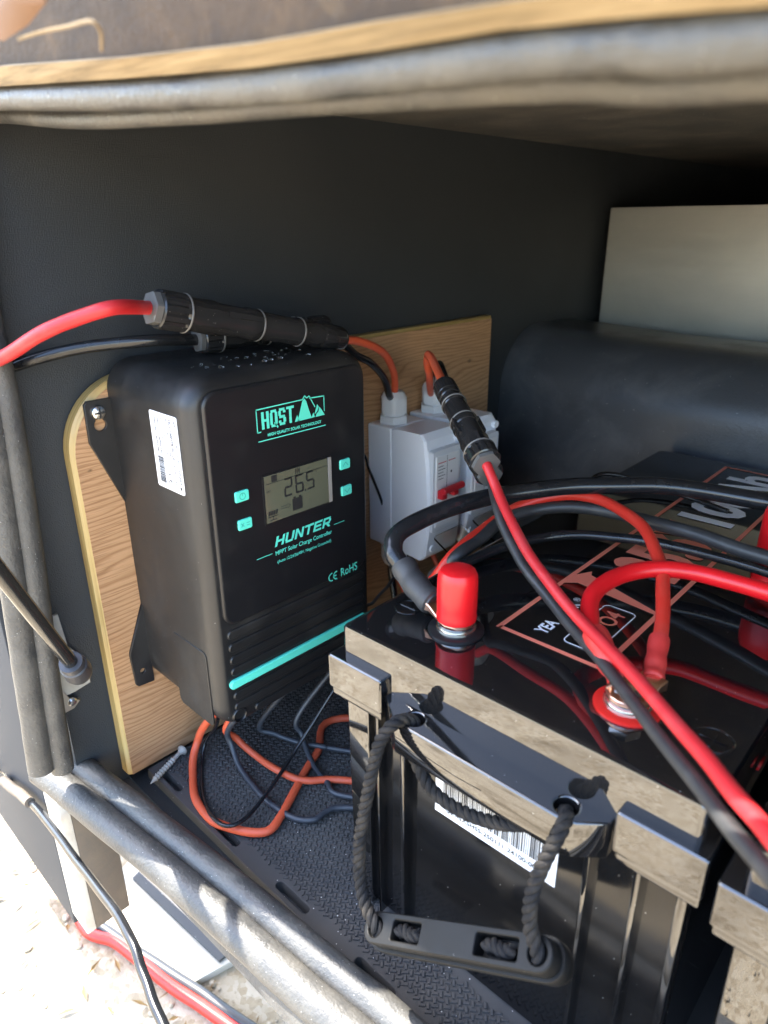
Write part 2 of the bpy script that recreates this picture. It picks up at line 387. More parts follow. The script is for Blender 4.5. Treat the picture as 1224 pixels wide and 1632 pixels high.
def line(a, b, w):
    a = Vector((*a, 0)); b = Vector((*b, 0)); d = (b - a).normalized(); n = Vector((-d.y, d.x, 0)) * w / 2
    return [tuple((a - n).xy), tuple((b - n).xy), tuple((b + n).xy), tuple((a + n).xy)]

# ------------------------------------------------------------------ the place
GZ = -0.36
g = finish(box(B(), (-60, -60, GZ - 0.2), (60, 60, GZ)), 'ground', 'ground', smooth=False); tag(g, 'pale dry gravel ground in bright sun outside the compartment', kind='structure')
f = finish(box(B(), (-0.27, -0.055, -0.05), (1.3, 1.84, -0.012)), 'compartment_floor', 'wall', smooth=False); tag(f, 'dark floor board of the storage compartment', kind='structure')
w = finish(box(B(), (-0.30, -0.10, -0.05), (-0.262, 1.84, 0.64)), 'side_wall', 'wall', smooth=False); tag(w, 'dusty black vinyl side wall behind the plywood board', kind='structure')
w = finish(box(B(), (-0.262, 1.80, -0.012), (1.3, 1.84, 0.64)), 'back_wall', 'wall', smooth=False); tag(w, 'black back wall deep in the compartment', kind='structure')
w = finish(box(B(), (1.26, -0.10, -0.012), (1.30, 1.80, 0.60)), 'end_wall', 'wall', smooth=False); tag(w, 'black far end wall of the compartment', kind='structure')
w = finish(box(B(), (-0.262, -0.07, 0.59), (1.3, 1.80, 0.64)), 'ceiling', 'ceil', smooth=False); tag(w, 'dusty dark compartment ceiling', kind='structure')
# outer body of the vehicle round the opening
w = finish(box(B(), (-3.0, -0.10, 0.30), (-0.302, -0.075, 2.2)), 'outer_wall', 'skin', smooth=False); tag(w, 'dark smooth outer wall of the vehicle beside the opening', kind='structure')
w = finish(box(B(), (-0.302, -0.07, 0.642), (3.0, -0.05, 2.2)), 'outer_wall', 'skin', smooth=False); tag(w, 'dark smooth outer wall of the vehicle above the opening', kind='structure')

# foam mat with raised weave
mt = thing('foam_mat', 'dark grey foam floor mat with woven tread on the compartment floor', 'mat', (0, 0.2, 0))
outl = [(-0.243, 0.545), (-0.243, -0.043), (1.2, -0.043), (1.2, 0.545)]
slots = []
x = -0.232
while x < 1.15: slots.append(rrect(x, x + 0.038, -0.0385, -0.0315, 0.0032, 4)); x += 0.092
plate('sheet', [outl] + slots, 0.011, place_mat((1, 0, 0), (0, 1, 0), (0, 0, -0.0112)), 'mat', mt, bev=0.0006)
bm = B(); cell = 0.0043; a45 = math.radians(38); ca, sa = math.cos(a45), math.sin(a45)
def bar(cx, cy, lx, ly, h=0.0016):
    vsb = [bm.verts.new((cx + ca * a - sa * b, cy + sa * a + ca * b, 0.0)) for a, b in ((-lx, -ly), (lx, -ly), (lx, ly), (-lx, ly))]
    k = 0.62
    vst = [bm.verts.new((cx + ca * a * k2 - sa * b * k3, cy + sa * a * k2 + ca * b * k3, h)) for (a, b), k2, k3 in [((sx * lx, sy * ly), 0.86, k) if lx > ly else ((sx * lx, sy * ly), k, 0.86) for sx, sy in ((-1, -1), (1, -1), (1, 1), (-1, 1))]]
    bm.faces.new(vst)
    for i in range(4): bm.faces.new((vsb[i], vsb[(i + 1) % 4], vst[(i + 1) % 4], vst[i]))
R_ = int(0.62 / cell)
for i in range(-R_, R_):
    for j in range(-R_, R_):
        u, v = (i + 0.5) * cell, (j + 0.5) * cell
        cx, cy = ca * u - sa * v - 0.05, sa * u + ca * v + 0.12
        if not (-0.240 < cx < 0.30 and -0.028 < cy < 0.36): continue
        if cx > 0.03 and cy > 0.005: continue
        if (i + j) % 2: bar(cx, cy, cell * 0.56, cell * 0.25)
        else: bar(cx, cy, cell * 0.25, cell * 0.56)
tr = finish(bm, 'tread', 'mat', smooth=False); wparent(tr, mt); tr['kind'] = 'stuff'

# black covered beam and aluminium panel at the back
bmr = B(); prof = []
for k in range(13):
    a = math.radians(90 * k / 12); prof.append((0.55 + 0.085 - 0.085 * math.cos(a), 0.275 + 0.085 * math.sin(a)))
outl = [(0.56, -0.011), (0.552, 0.10), (0.545, 0.2)] + prof + [(0.72, 0.358), (0.775, 0.35), (0.79, -0.011)]
stack(bmr, [(outl, -0.2615), (outl, -0.1), (outl, 0.2), (outl, 0.6), (outl, 1.2)], lambda a, b, h: Vector((h, a + 0.004 * math.sin(h * 9), b - 0.02 * max(0, h + 0.26) + 0.003 * math.sin(h * 13))))
tag(finish(bmr, 'padded_beam', 'beam'), 'scuffed black vinyl covered beam with rounded top behind the batteries', 'beam')
pn = finish(box(B(), (-0.247, 0.786, 0.33), (0.62, 0.792, 0.5135), 0.0015), 'metal_panel', 'alu'); tag(pn, 'dull grey aluminium sheet standing at the back above the black beam', 'panel')

# ------------------------------------------------------------------ rubber seals, hatch, frame
def seal(name, label, p1, p2, r1, r2, flange=None):
    root = thing(name, label, 'seal', p1[0], 'rubber seals round the opening')
    for pts, r in ((p1, r1), (p2, r2)):
        sp = spline(pts, 10)
        o = finish(tube(B(), sp, lambda t, r=r: r * (1 + 0.012 * math.sin(t * 37) + 0.010 * math.sin(t * 83 + 1)), 20), 'bulb', 'rubber'); wparent(o, root)
    if flange:
        bm = B(); prev = None
        for a, b in flange:
            q = [bm.verts.new(a), bm.verts.new(b), bm.verts.new(Vector(b) + Vector((0, 0.004, 0))), bm.verts.new(Vector(a) + Vector((0, 0.004, 0)))]
            if prev:
                for k in range(4): bm.faces.new((prev[k], prev[(k + 1) % 4], q[(k + 1) % 4], q[k]))
            else: bm.faces.new(q)
            prev = q
        bm.faces.new(prev[::-1]); wparent(finish(bm, 'flange', 'rubber', smooth=False), root)
    return root
seal('rubber_seal', 'double bulb rubber seal lying along the sunlit bottom sill',
     [(-0.2944, -0.1216, 0.0180), (-0.2509, -0.1146, 0.0160), (-0.0831, -0.0938, 0.0160), (0.0493, -0.0826, 0.0160), (0.1269, -0.0763, 0.0160), (0.35, -0.075, .016), (1.25, -0.075, .016)],
     [(-0.2941, -0.0984, 0.0220), (-0.2479, -0.0916, 0.0200), (-0.0767, -0.0718, 0.0200), (0.0597, -0.0600, 0.0200), (0.1181, -0.0552, 0.0200), (0.35, -0.050, .020), (1.25, -0.050, .020)], 0.0128, 0.0116,
     [((-0.27, -0.109, 0.000), (-0.27, -0.104, 0.012)), ((0.0, -0.099, 0.000), (0.0, -0.094, 0.012)), ((0.35, -0.092, 0.000), (0.35, -0.087, 0.012)), ((1.25, -0.090, 0.000), (1.25, -0.085, 0.012))])
seal('rubber_seal', 'dusty double bulb rubber seal running up the left jamb by the gas strut',
     [(-0.2500, -0.1324, 0.0546), (-0.2500, -0.1264, 0.1411), (-0.2500, -0.1190, 0.2493), (-0.2500, -0.1102, 0.3681), (-0.2500, -0.1089, 0.4302), (-0.25, -0.115, 0.56)],
     [(-0.2460, -0.1168, 0.0468), (-0.2460, -0.1125, 0.1358), (-0.2460, -0.1050, 0.2455), (-0.2460, -0.0989, 0.3666), (-0.2460, -0.0989, 0.4296), (-0.246, -0.095, 0.56)], 0.0108, 0.0094)
seal('rubber_seal', 'blurred pale double bulb rubber seal under the top edge of the opening',
     [(-0.25, -0.10, 0.566), (-0.1490, -0.1000, 0.5583), (-0.0122, -0.1000, 0.5454), (0.0757, -0.1000, 0.5385), (0.1366, -0.1000, 0.5354), (0.1810, -0.1000, 0.5335), (0.2149, -0.1000, 0.5311), (0.2447, -0.1000, 0.5281), (0.4, -0.1, 0.522), (1.25, -0.1, 0.522)],
     [(-0.25, -0.078, 0.556), (-0.2178, -0.0760, 0.5586), (-0.1142, -0.0760, 0.5474), (-0.0033, -0.0760, 0.5401), (0.0625, -0.0760, 0.5370), (0.0943, -0.0760, 0.5354), (0.1404, -0.0760, 0.5327), (0.1850, -0.0760, 0.5299), (0.2379, -0.0760, 0.5248), (0.4, -0.076, 0.522), (1.25, -0.076, 0.522)], 0.0060, 0.0048)
# header board and hatch
hd = thing('hatch', 'raised brown stained hatch with bare plywood edge above the top seal', 'hatch', (0.0, -0.12, 0.58))
def ribbon(name, rows, th, material, root):
    bm = B(); prev = None
    for a, b in rows:
        a, b = Vector(a), Vector(b); n = Vector((0, th, th * 0.4))
        q = [bm.verts.new(a), bm.verts.new(b), bm.verts.new(b + n), bm.verts.new(a + n)]
        if prev:
            for k in range(4): bm.faces.new((prev[k], prev[(k + 1) % 4], q[(k + 1) % 4], q[k]))
        else: bm.faces.new(q)
        prev = q
    bm.faces.new(prev[::-1]); o = finish(bm, name, material, smooth=False); wparent(o, root); return o
er = [((-0.30, -0.106, 0.572), (-0.30, -0.110, 0.580)), ((-0.1248, -0.1080, 0.5604), (-0.1044, -0.1140, 0.5658)), ((0.0043, -0.1080, 0.5487), (0.0174, -0.1140, 0.5532)), ((0.0871, -0.1080, 0.5419), (0.0959, -0.1140, 0.5464)), ((0.1445, -0.1080, 0.5388), (0.1505, -0.1140, 0.5435)), ((0.1864, -0.1080, 0.5371), (0.1904, -0.1140, 0.5409)), ((0.2185, -0.1080, 0.5344), (0.2209, -0.1140, 0.5383)), ((0.2465, -0.1080, 0.5316), (0.2478, -0.1140, 0.5351)), ((1.25, -0.108, 0.532), (1.25, -0.114, 0.540))]
ribbon('board_edge', er, 0.012, 'hatchedge', hd)
rows = []
for a, b in er:
    b = Vector(b); rows.append((b + Vector((0, 0.003, 0.0005)), b + Vector((0, -0.055, 0.36))))
ribbon('board_face', rows, 0.03, 'hatch', hd)
# dead leaf and cobweb caught on the hatch
lf = B(); p = [(-0.0228, -0.1500, 0.5614), (-0.0033, -0.1500, 0.5564), (0.0251, -0.1520, 0.5566), (0.0449, -0.1540, 0.5588), (0.0473, -0.1560, 0.5654), (0.0209, -0.1560, 0.5738)]
c0 = Vector((0.0301, -0.1580, 0.5609)); vv = [lf.verts.new(q) for q in p]; cc = lf.verts.new(c0); vb = [lf.verts.new(Vector(q) + Vector((0, 0.001, 0.001))) for q in p]
for i in range(6): lf.faces.new((vv[i], vv[(i + 1) % 6], cc))
lf.faces.new(vb[::-1])
for i in range(6): lf.faces.new((vv[i], vb[i], vb[(i + 1) % 6], vv[(i + 1) % 6]))
tag(finish(lf, 'dry_leaf', 'amber'), 'dry orange leaf stuck to the brown hatch in the upper left', 'leaf')
tag(cable_mesh('cobweb', [(0.0107, -0.1500, 0.5551), (0.0272, -0.1480, 0.5551), (0.0462, -0.1480, 0.5536), (0.0614, -0.1480, 0.5525), (0.0587, -0.1440, 0.5509), (0.0501, -0.1400, 0.5476)], 0.00055, 'web', n=8), 'curled tan cobweb strand on the brown hatch', 'cobweb')

# sill frame, corner post and outer skirt below the opening
sk = finish(box(B(), (-0.60, -0.118, -0.22), (-0.325, -0.108, 0.62), 0.002), 'skirt_panel', 'skin'); tag(sk, 'dark smooth skirt panel left of the corner post', 'panel')
fr_ = thing('sill_frame', 'chalky white corner post and steel sill frame under the bottom seal', 'frame', (-0.28, -0.11, -0.2))
wparent(finish(box(B(), (-0.322, -0.118, -0.20), (-0.285, -0.108, 0.05), 0.0015), 'post', 'paintw'), fr_)
wparent(finish(box(B(), (-0.290, -0.108, -0.20), (-0.285, -0.07, 0.0), 0.001), 'post_flange', 'frame'), fr_)
wparent(finish(box(B(), (-0.285, -0.080, -0.030), (1.25, -0.05, -0.014), 0.002), 'sill_rail', 'frame'), fr_)
wparent(finish(box(B(), (-0.27, 0.02, -0.20), (1.25, 0.60, -0.055), 0.004), 'underframe', 'frame'), fr_)

# ------------------------------------------------------------------ plywood board
pb = thing('plywood_board', 'oak veneered plywood board with yellow edge on the black side wall', 'board', (-0.252, 0.2, 0))
def board_outline(i=0.0, n=14):
    y0, y1, z0, z1, r = -0.0606 + i, 0.498 - i, 0.002, 0.3834 - i, 0.062
    pts = [(y1, z0), (y1, z1)]
    for k in range(n + 1):
        a = math.radians(90 + 90 * k / n); pts.append((y0 + r + r * math.cos(a), z1 - r + r * math.sin(a)))
    return pts + [(y0, z0)]
YZ = lambda x_, y_=0, z_=0: place_mat((0, 1, 0), (0, 0, 1), (x_, y_, z_))
o = finish(stack(B(), [(board_outline(0.002), -0.2615), (board_outline(0.0), -0.2590), (board_outline(0.0), -0.2480), (board_outline(0.0035), -0.2449)], XF), 'core', 'plyedge'); wparent(o, pb)
plate('veneer', [board_outline(0.0032)], 0.0006, YZ(-0.2449), 'oak', pb)
for i, (y, z) in enumerate(((-0.048, 0.306), (0.21, 0.30))):
    pass

# ------------------------------------------------------------------ charge controller
XFR = -0.1264
cc_ = thing('charge_controller', 'black solar charge controller with teal lettering screwed to the plywood', 'charge controller', (-0.244, 0.065, 0.0933))
y0, y1, z0, z1 = -0.0235, 0.1556, 0.0945, 0.3960
def hl(i, r): return rrect(y0 + i, y1 - i, z0 + i, z1 - i, max(0.004, r - i), 10)
hs = finish(stack(B(), [(hl(0, .024), -0.2436), (hl(0, .024), -0.200), (hl(0.0, .024), -0.150), (hl(0.0006, .024), -0.138), (hl(0.0022, .024), -0.1325), (hl(0.0048, .024), -0.1290), (hl(0.008, .024), -0.1268), (hl(0.0105, .024), XFR)], XF), 'housing', 'plastic', angle=50); wparent(hs, cc_)
def pl(i, r): return rrect(-0.0120 + i, 0.1465 - i, 0.1965 + i, 0.3855 - i, max(0.003, r - i), 8)
fp = finish(stack(B(), [(pl(0, .012), -0.1270), (pl(0.0, .012), -0.1250), (pl(0.0012, .012), -0.1240), (pl(0.003, .012), -0.1236)], XF), 'front_panel', 'panelblk'); wparent(fp, cc_)
XP = -0.1236
# raised ribs and teal bar on the lower face
for z in (0.187, 0.175, 0.163, 0.152, 0.128, 0.117, 0.106):
    ins = 0.0 if z > 0.11 else 0.02
    wparent(finish(stack(B(), [(rrect(-0.010 + ins, 0.143, z - 0.0042, z + 0.0042, 0.004, 4), XFR - 0.0006), (rrect(-0.010 + ins, 0.143, z - 0.0040, z + 0.0040, 0.0038, 4), XFR + 0.0008), (rrect(-0.009 + ins, 0.142, z - 0.0028, z + 0.0028, 0.0026, 4), XFR + 0.0016)], XF), 'rib', 'plastic'), cc_)
wparent(finish(stack(B(), [(rrect(-0.0125, 0.1445, 0.1365, 0.1450, 0.0040, 6), XFR - 0.0006), (rrect(-0.0125, 0.1445, 0.1365, 0.1450, 0.0040, 6), XFR + 0.0018), (rrect(-0.0115, 0.1435, 0.1377, 0.1440, 0.0030, 6), XFR + 0.0026)], XF), 'teal_bar', 'teal'), cc_)
wparent(finish(lathe(B(), (XFR - 0.002, -0.006, 0.1085), [(0.0070, 0), (0.0070, 0.0032), (0.0062, 0.0040), (0.0055, 0.0034), (0.0052, 0.0012), (0.0001, 0.0012)], 24, (1, 0, 0)), 'corner_plug', 'rib'), cc_)
wparent(finish(lathe(B(), (XFR - 0.002, 0.138, 0.1085), [(0.0070, 0), (0.0070, 0.0032), (0.0062, 0.0040), (0.0055, 0.0034), (0.0052, 0.0012), (0.0001, 0.0012)], 24, (1, 0, 0)), 'corner_plug', 'rib'), cc_)
# terminal cover seam on the side
tcv = finish(stack(B(), [(rrect(-0.192, -0.139, 0.098, 0.172, 0.006, 5), y0 + 0.001), (rrect(-0.192, -0.139, 0.098, 0.172, 0.006, 5), y0 - 0.0002), (rrect(-0.1914, -0.1396, 0.0986, 0.1714, 0.006, 5), y0 - 0.0007)], YF), 'terminal_cover', 'plastic'); wparent(tcv, cc_)
# display
dsp = finish(box(B(), (XP - 0.001, 0.0335, 0.2715), (XP + 0.0006, 0.1055, 0.3140), 0.0004), 'display', 'panelblk'); wparent(dsp, cc_)
o = plate('lcd', [[(0.0350, 0.2730), (0.1010, 0.2730), (0.1010, 0.3125), (0.0350, 0.3125)]], 0.0003, YZ(XP + 0.0006), 'lcd'); o.parent = dsp
o = plate('bezel_edge', [[(0.1014, 0.2728), (0.1048, 0.2728), (0.1048, 0.3128), (0.1014, 0.3128)]], 0.0010, YZ(XP + 0.0004), 'lcdedge'); o.parent = dsp
SEG = {'2': 'abged', '6': 'afgecd', '5': 'afgcd'}
def seven(ch, x, y, w_, h_, t):
    s = {'a': (x + t * .6, x + w_ - t * .6, y + h_ - t, y + h_), 'g': (x + t * .6, x + w_ - t * .6, y + h_ / 2 - t / 2, y + h_ / 2 + t / 2), 'd': (x + t * .6, x + w_ - t * .6, y, y + t),
         'f': (x, x + t, y + h_ / 2 + t * .3, y + h_ - t * .3), 'b': (x + w_ - t, x + w_, y + h_ / 2 + t * .3, y + h_ - t * .3), 'e': (x, x + t, y + t * .3, y + h_ / 2 - t * .3), 'c': (x + w_ - t, x + w_, y + t * .3, y + h_ / 2 - t * .3)}
    return [s[k] for k in SEG[ch]]
rc = seven('2', 0.0540, 0.2905, 0.0086, 0.0158, 0.0016) + seven('6', 0.0655, 0.2905, 0.0086, 0.0158, 0.0016) + seven('5', 0.0770, 0.2905, 0.0086, 0.0158, 0.0016) + [(0.0749, 0.0763, 0.2903, 0.2917)]
ICO = YZ(XP + 0.00105)
rects_mesh('digit', rc, ICO, 'ink', dsp)
text('unit_letter', 'V', (0.0870, 0.0892, 0.3030, 0.3060), ICO, 'ink', dsp)
ic = [(0.042, 0.0475, 0.3065, 0.3118), line((0.036, 0.3058), (0.100, 0.3062), 0.0005),
      (0.0660, 0.0668, 0.3070, 0.3122), (0.0680, 0.0688, 0.3070, 0.3122), (0.0700, 0.0708, 0.3070, 0.3122), (0.0672, 0.0676, 0.3085, 0.3105), (0.0692, 0.0698, 0.3085, 0.3112)]
ic += [(0.0615, 0.0720, 0.2765, 0.2868), (0.0628, 0.0650, 0.2868, 0.2884), (0.0685, 0.0707, 0.2868, 0.2884)]     # battery pictogram
ic += [line((0.0495, 0.2815), (0.0565, 0.2815), 0.0004), line((0.0495, 0.2835), (0.0565, 0.2835), 0.0004), line((0.0565, 0.2845), (0.0595, 0.2825), 0.0004), line((0.0565, 0.2805), (0.0595, 0.2825), 0.0004)]
for k in range(4): ic.append([(0.0365 + k * 0.0024, 0.2790), (0.0385 + k * 0.0024, 0.2790), (0.0393 + k * 0.0024, 0.2828), (0.0373 + k * 0.0024, 0.2828)])
ic += [line((0.0365, 0.2778), (0.0465, 0.2778), 0.0007), line((0.0415, 0.2750), (0.0415, 0.2778), 0.0008), line((0.038, 0.2748), (0.045, 0.2748), 0.0006)]
rects_mesh('pictogram', ic, ICO, 'ink', dsp)
text('mode_word', 'MPPT', (0.0362, 0.0410, 0.2985, 0.3003), ICO, 'ink', dsp)
# buttons
for (ya, yb, za, zb, mark) in ((0.0075, 0.0200, 0.2985, 0.3073, 'o'), (0.0080, 0.0208, 0.2752, 0.2840, 'xs'), (0.1150, 0.1268, 0.2980, 0.3070, '^'), (0.1160, 0.1280, 0.2736, 0.2826, 'v')):
    bt = finish(stack(B(), [(rrect(ya, yb, za, zb, 0.0014, 3), XP - 0.0005), (rrect(ya, yb, za, zb, 0.0014, 3), XP + 0.0010), (rrect(ya + .0006, yb - .0006, za + .0006, zb - .0006, 0.001, 3), XP + 0.0015)], XF), 'button', 'teal'); wparent(bt, cc_)
    cy, cz = (ya + yb) / 2, (za + zb) / 2; mw = YZ(XP + 0.00165, cy, cz); w_ = 0.0006
    if mark == 'o': rc = [line((0.0026 * math.cos(a * PI / 6), 0.0026 * math.sin(a * PI / 6)), (0.0026 * math.cos((a + 1) * PI / 6), 0.0026 * math.sin((a + 1) * PI / 6)), w_) for a in range(12)] + [line((0, 0.0002), (0, 0.0024), w_)]
    elif mark == 'xs': rc = [line((-.004, .0015), (-.0015, -.0015), w_), line((-.004, -.0015), (-.0015, .0015), w_), line((.0008, .001), (.0038, .001), w_), line((.0008, -.001), (.0038, -.001), w_)]
    elif mark == '^': rc = [line((-.003, -.0015), (0, .002), w_), line((0, .002), (.003, -.0015), w_)]
    else: rc = [line((-.003, .0015), (0, -.002), w_), line((0, -.002), (.003, .0015), w_)]
    rects_mesh('mark', rc, mw, 'tealdark', bt)
# printed lettering
PR = YZ(XP + 0.0004)
def block(word, x0, x1, y0, y1, st, gap, shear=0.0):
    n = len(word); w_ = (x1 - x0 - gap * (n - 1)) / n; h_ = y1 - y0; out = []; s2 = st * 0.82
    for i, ch in enumerate(word):
        X = x0 + i * (w_ + gap); m_ = (y0 + y1) / 2; R_, T_ = X + w_, y1
        V = lambda a, b, c: (a, a + st, b, c)
        Hb = lambda a, b, c: (a, b, c, c + s2)
        g = {'H': [V(X, y0, T_), V(R_ - st, y0, T_), Hb(X + st, R_ - st, m_ - s2 / 2)],
             'Q': [V(X, y0 + s2, T_ - s2), V(R_ - st, y0 + s2, T_ - s2), Hb(X + st * .35, R_ - st * .35, T_ - s2), Hb(X + st * .35, R_ - st * .35, y0), [(X + w_ * .52, y0 + s2 * 1.9), (X + w_ * .52, y0 + s2), (R_ - st * .2, y0 - s2 * .7), (R_ + st * .25, y0 - s2 * .1)]],
             'S': [Hb(X + st * .35, R_ - st * .35, T_ - s2), Hb(X + st * .3, R_ - st * .3, m_ - s2 / 2), Hb(X + st * .35, R_ - st * .35, y0), V(X, m_ + s2 / 2, T_ - s2), V(R_ - st, y0 + s2, m_ - s2 / 2), (X, X + st, y0 + s2, y0 + s2 * 1.9), (R_ - st, R_, T_ - s2 * 1.9, T_ - s2)],
             'T': [Hb(X - gap * .3, R_ + gap * .3, T_ - s2), V(X + w_ / 2 - st / 2, y0, T_ - s2)],
             'U': [V(X, y0 + s2, T_), V(R_ - st, y0 + s2, T_), Hb(X + st * .3, R_ - st * .3, y0)],
             'N': [V(X, y0, T_), V(R_ - st, y0, T_), [(X + st, T_), (X + st, T_ - s2 * 1.5), (R_ - st, y0), (R_ - st, y0 + s2 * 1.5)]],
             'E': [V(X, y0, T_), Hb(X + st, R_, T_ - s2), Hb(X + st, R_ - st * .3, m_ - s2 / 2), Hb(X + st, R_, y0)],
             'R': [V(X, y0, T_), Hb(X + st, R_ - st * .3, T_ - s2), Hb(X + st, R_ - st * .3, m_ - s2 * .8), V(R_ - st, m_ + s2 * .2, T_ - s2), [(X + w_ * .45, m_ - s2 * .8), (R_ - st * .9, y0), (R_ + st * .2, y0), (X + w_ * .45 + st * 1.2, m_ - s2 * .8)]]}[ch]
        for q in g:
            if not isinstance(q[0], tuple): a, b, c, d = q; q = [(a, c), (b, c), (b, d), (a, d)]
            out.append([(a + shear * (b - y0), b) for a, b in q])
    return out
rects_mesh('brand_lettering', block('HQST', 0.0372, 0.0686, 0.3500, 0.3634, 0.0025, 0.0010), PR, 'teal', cc_)
fr2 = [line((0.0325, 0.3660), (0.0780, 0.3662), 0.0009), line((0.0329, 0.3664), (0.0329, 0.3482), 0.0009), line((0.0325, 0.3484), (0.0362, 0.3484), 0.0009), line((0.0848, 0.3662), (0.1006, 0.3654), 0.0009), line((0.1002, 0.3656), (0.1002, 0.3530), 0.0009)]
fr2 += [line((0.0780, 0.3662), (0.0803, 0.3690), 0.0009), line((0.0803, 0.3690), (0.0822, 0.3668), 0.0009), line((0.0822, 0.3668), (0.0848, 0.3680), 0.0009), line((0.0848, 0.3680), (0.0905, 0.3580), 0.0009)]
fr2 += [[(0.0690, 0.3498), (0.0740, 0.3498), (0.0718, 0.3550)], [(0.0720, 0.3498), (0.0800, 0.3498), (0.0800, 0.3668), (0.0776, 0.3650)], [(0.0800, 0.3498), (0.0868, 0.3498), (0.0836, 0.3580), (0.0818, 0.3640), (0.0800, 0.3668)],
        [(0.0862, 0.3498), (0.0885, 0.3540), (0.0900, 0.3500)], [(0.0895, 0.3520), (0.0928, 0.3600), (0.0945, 0.3575), (0.0925, 0.3540)], [(0.0905, 0.3498), (0.1004, 0.3498), (0.0975, 0.3545), (0.0950, 0.3575), (0.0938, 0.3535), (0.0920, 0.3525)],
        line((0.0330, 0.3412), (0.1010, 0.3410), 0.0008)]
rects_mesh('mountain_emblem', fr2, PR, 'teal', cc_)
text('slogan_lettering', 'HIGH QUALITY SOLAR TECHNOLOGY', (0.0422, 0.0966, 0.3432, 0.3462), PR, 'teal', cc_, offset=0.03)
rects_mesh('model_lettering', block('HUNTER', 0.0412, 0.1012, 0.2502, 0.2590, 0.0023, 0.0013, 0.30), PR, 'teal', cc_)
rects_mesh('rule', [line((0.0225, 0.2455), (0.0385, 0.2455), 0.0005)], PR, 'teal', cc_)
rects_mesh('rule', [line((0.1060, 0.2500), (0.1185, 0.2500), 0.0005)], PR, 'teal', cc_)
text('type_lettering', 'MPPT Solar Charge Controller', (0.0415, 0.1034, 0.2412, 0.2464), PR, 'teal', cc_, offset=0.010)
text('voltage_lettering', '(Auto 12/24/36/48V, Negative Grounded)', (0.0430, 0.1020, 0.2340, 0.2378), PR, 'teal', cc_, offset=0.006)
def cemark(cx, cy, r, w_):
    out = []
    for c_x, bar_ in ((cx, False), (cx + 1.55 * r, True)):
        for k in range(9):
            a, b = [math.radians(80 + 200 * (k + d) / 9) for d in (0, 1)]
            out.append(line((c_x + r * math.cos(a), cy + r * math.sin(a)), (c_x + r * math.cos(b), cy + r * math.sin(b)), w_))
        if bar_: out.append(line((c_x - r, cy), (c_x - 0.05 * r, cy), w_))
    return out
rects_mesh('conformity_mark', cemark(0.1015, 0.2000, 0.0037, 0.0012), PR, 'teal', cc_)
text('compliance_lettering', 'RoHS', (0.1125, 0.1330, 0.1962, 0.2045), PR, 'teal', cc_, offset=0.012)
# rating sticker on the side
st = finish(stack(B(), [(rrect(-0.1785, -0.1405, 0.3085, 0.3680, 0.0018, 3), y0 + 0.0002), (rrect(-0.1785, -0.1405, 0.3085, 0.3680, 0.0018, 3), y0 - 0.0004)], YF), 'sticker', 'paper', smooth=False); wparent(st, cc_)
SM = place_mat((0, 0, -1), (1, 0, 0), (-0.1785, y0 - 0.0006, 0.3680))       # u runs down, v runs towards the front
for body, (u0, u1, v0, v1) in (('MPPT Solar Charge Controller', (0.003, 0.036, 0.0335, 0.0358)), ('HQST', (0.040, 0.052, 0.0330, 0.0362)), ('HCC100HTR-FC-US', (0.003, 0.034, 0.0268, 0.0300)), ('12/24/36/48V', (0.036, 0.056, 0.0275, 0.0293)),
                               ('Max. Charge Current: 100A', (0.003, 0.032, 0.0228, 0.0248)), ('Max. Solar Input VOC: 150V', (0.003, 0.032, 0.0188, 0.0208)), ('Max. Input Power', (0.003, 0.020, 0.0148, 0.0168)), ('1400W/12V   2800W/24V', (0.003, 0.032, 0.0105, 0.0125)), ('4200W/36V   5600W/48V', (0.003, 0.032, 0.0062, 0.0082))):
    text('sticker_lettering', body, (u0, u1, v0, v1), SM, 'ink', st, offset=0.025)
bars = []; u = 0.034
while u < 0.0555:
    w_ = random.choice((0.0003, 0.0005, 0.0009)); bars.append((u, u + w_, 0.0055, 0.0135)); u += w_ + random.choice((0.0003, 0.0005))
bars += [line((0.003, 0.0318), (0.056, 0.0318), 0.0003), line((0.003, 0.0256), (0.036, 0.0256), 0.0003), (0.0535, 0.0560, 0.0330, 0.0355)]
bars += cemark(0.0495, 0.0205, 0.0030, 0.0008)
rects_mesh('barcode', bars, SM, 'ink', st)
# mounting brackets with keyholes
def circ(cy, cz, r, n=16): return [(cy + r * math.cos(2 * PI * k / n), cz + r * math.sin(2 * PI * k / n)) for k in range(n)]
BM_ = YZ(-0.2440)
key = []
for k in range(17): a = math.radians(-230 + 280 * k / 16); key.append((-0.0345 + 0.0050 * math.cos(a), 0.3462 + 0.0050 * math.sin(a)))
key += [(-0.0318, 0.3575), (-0.0330, 0.3600), (-0.0345, 0.3606), (-0.0360, 0.3600), (-0.0372, 0.3575)]
b1 = plate('bracket', [[(-0.0225, 0.3665), (-0.0425, 0.3665), (-0.0450, 0.3640), (-0.0455, 0.3330), (-0.0445, 0.3305), (-0.0225, 0.2740)], key], 0.0022, BM_, 'plastic', cc_, bev=0.0004)
b2 = plate('bracket', [[(-0.0225, 0.0945), (-0.0225, 0.1800), (-0.0415, 0.1335), (-0.0420, 0.1310), (-0.0405, 0.0985), (-0.0385, 0.0960)], circ(-0.0325, 0.1105, 0.0026)], 0.0022, BM_, 'plastic', cc_, bev=0.0004)
sc = finish(lathe(B(), (-0.2420, -0.0350, 0.3568), [(0.0058, 0), (0.0060, 0.0012), (0.0052, 0.0030), (0.0032, 0.0042), (0.0012, 0.0046), (0.0001, 0.0046)], 24, (1, 0, 0)), 'screw', 'steel')
sc.parent = b1
bx = box(B(), (-0.2380, -0.0392, 0.3561), (-0.2372, -0.0308, 0.3575)); box(bx, (-0.2380, -0.0357, 0.3528), (-0.2371, -0.0343, 0.3608))
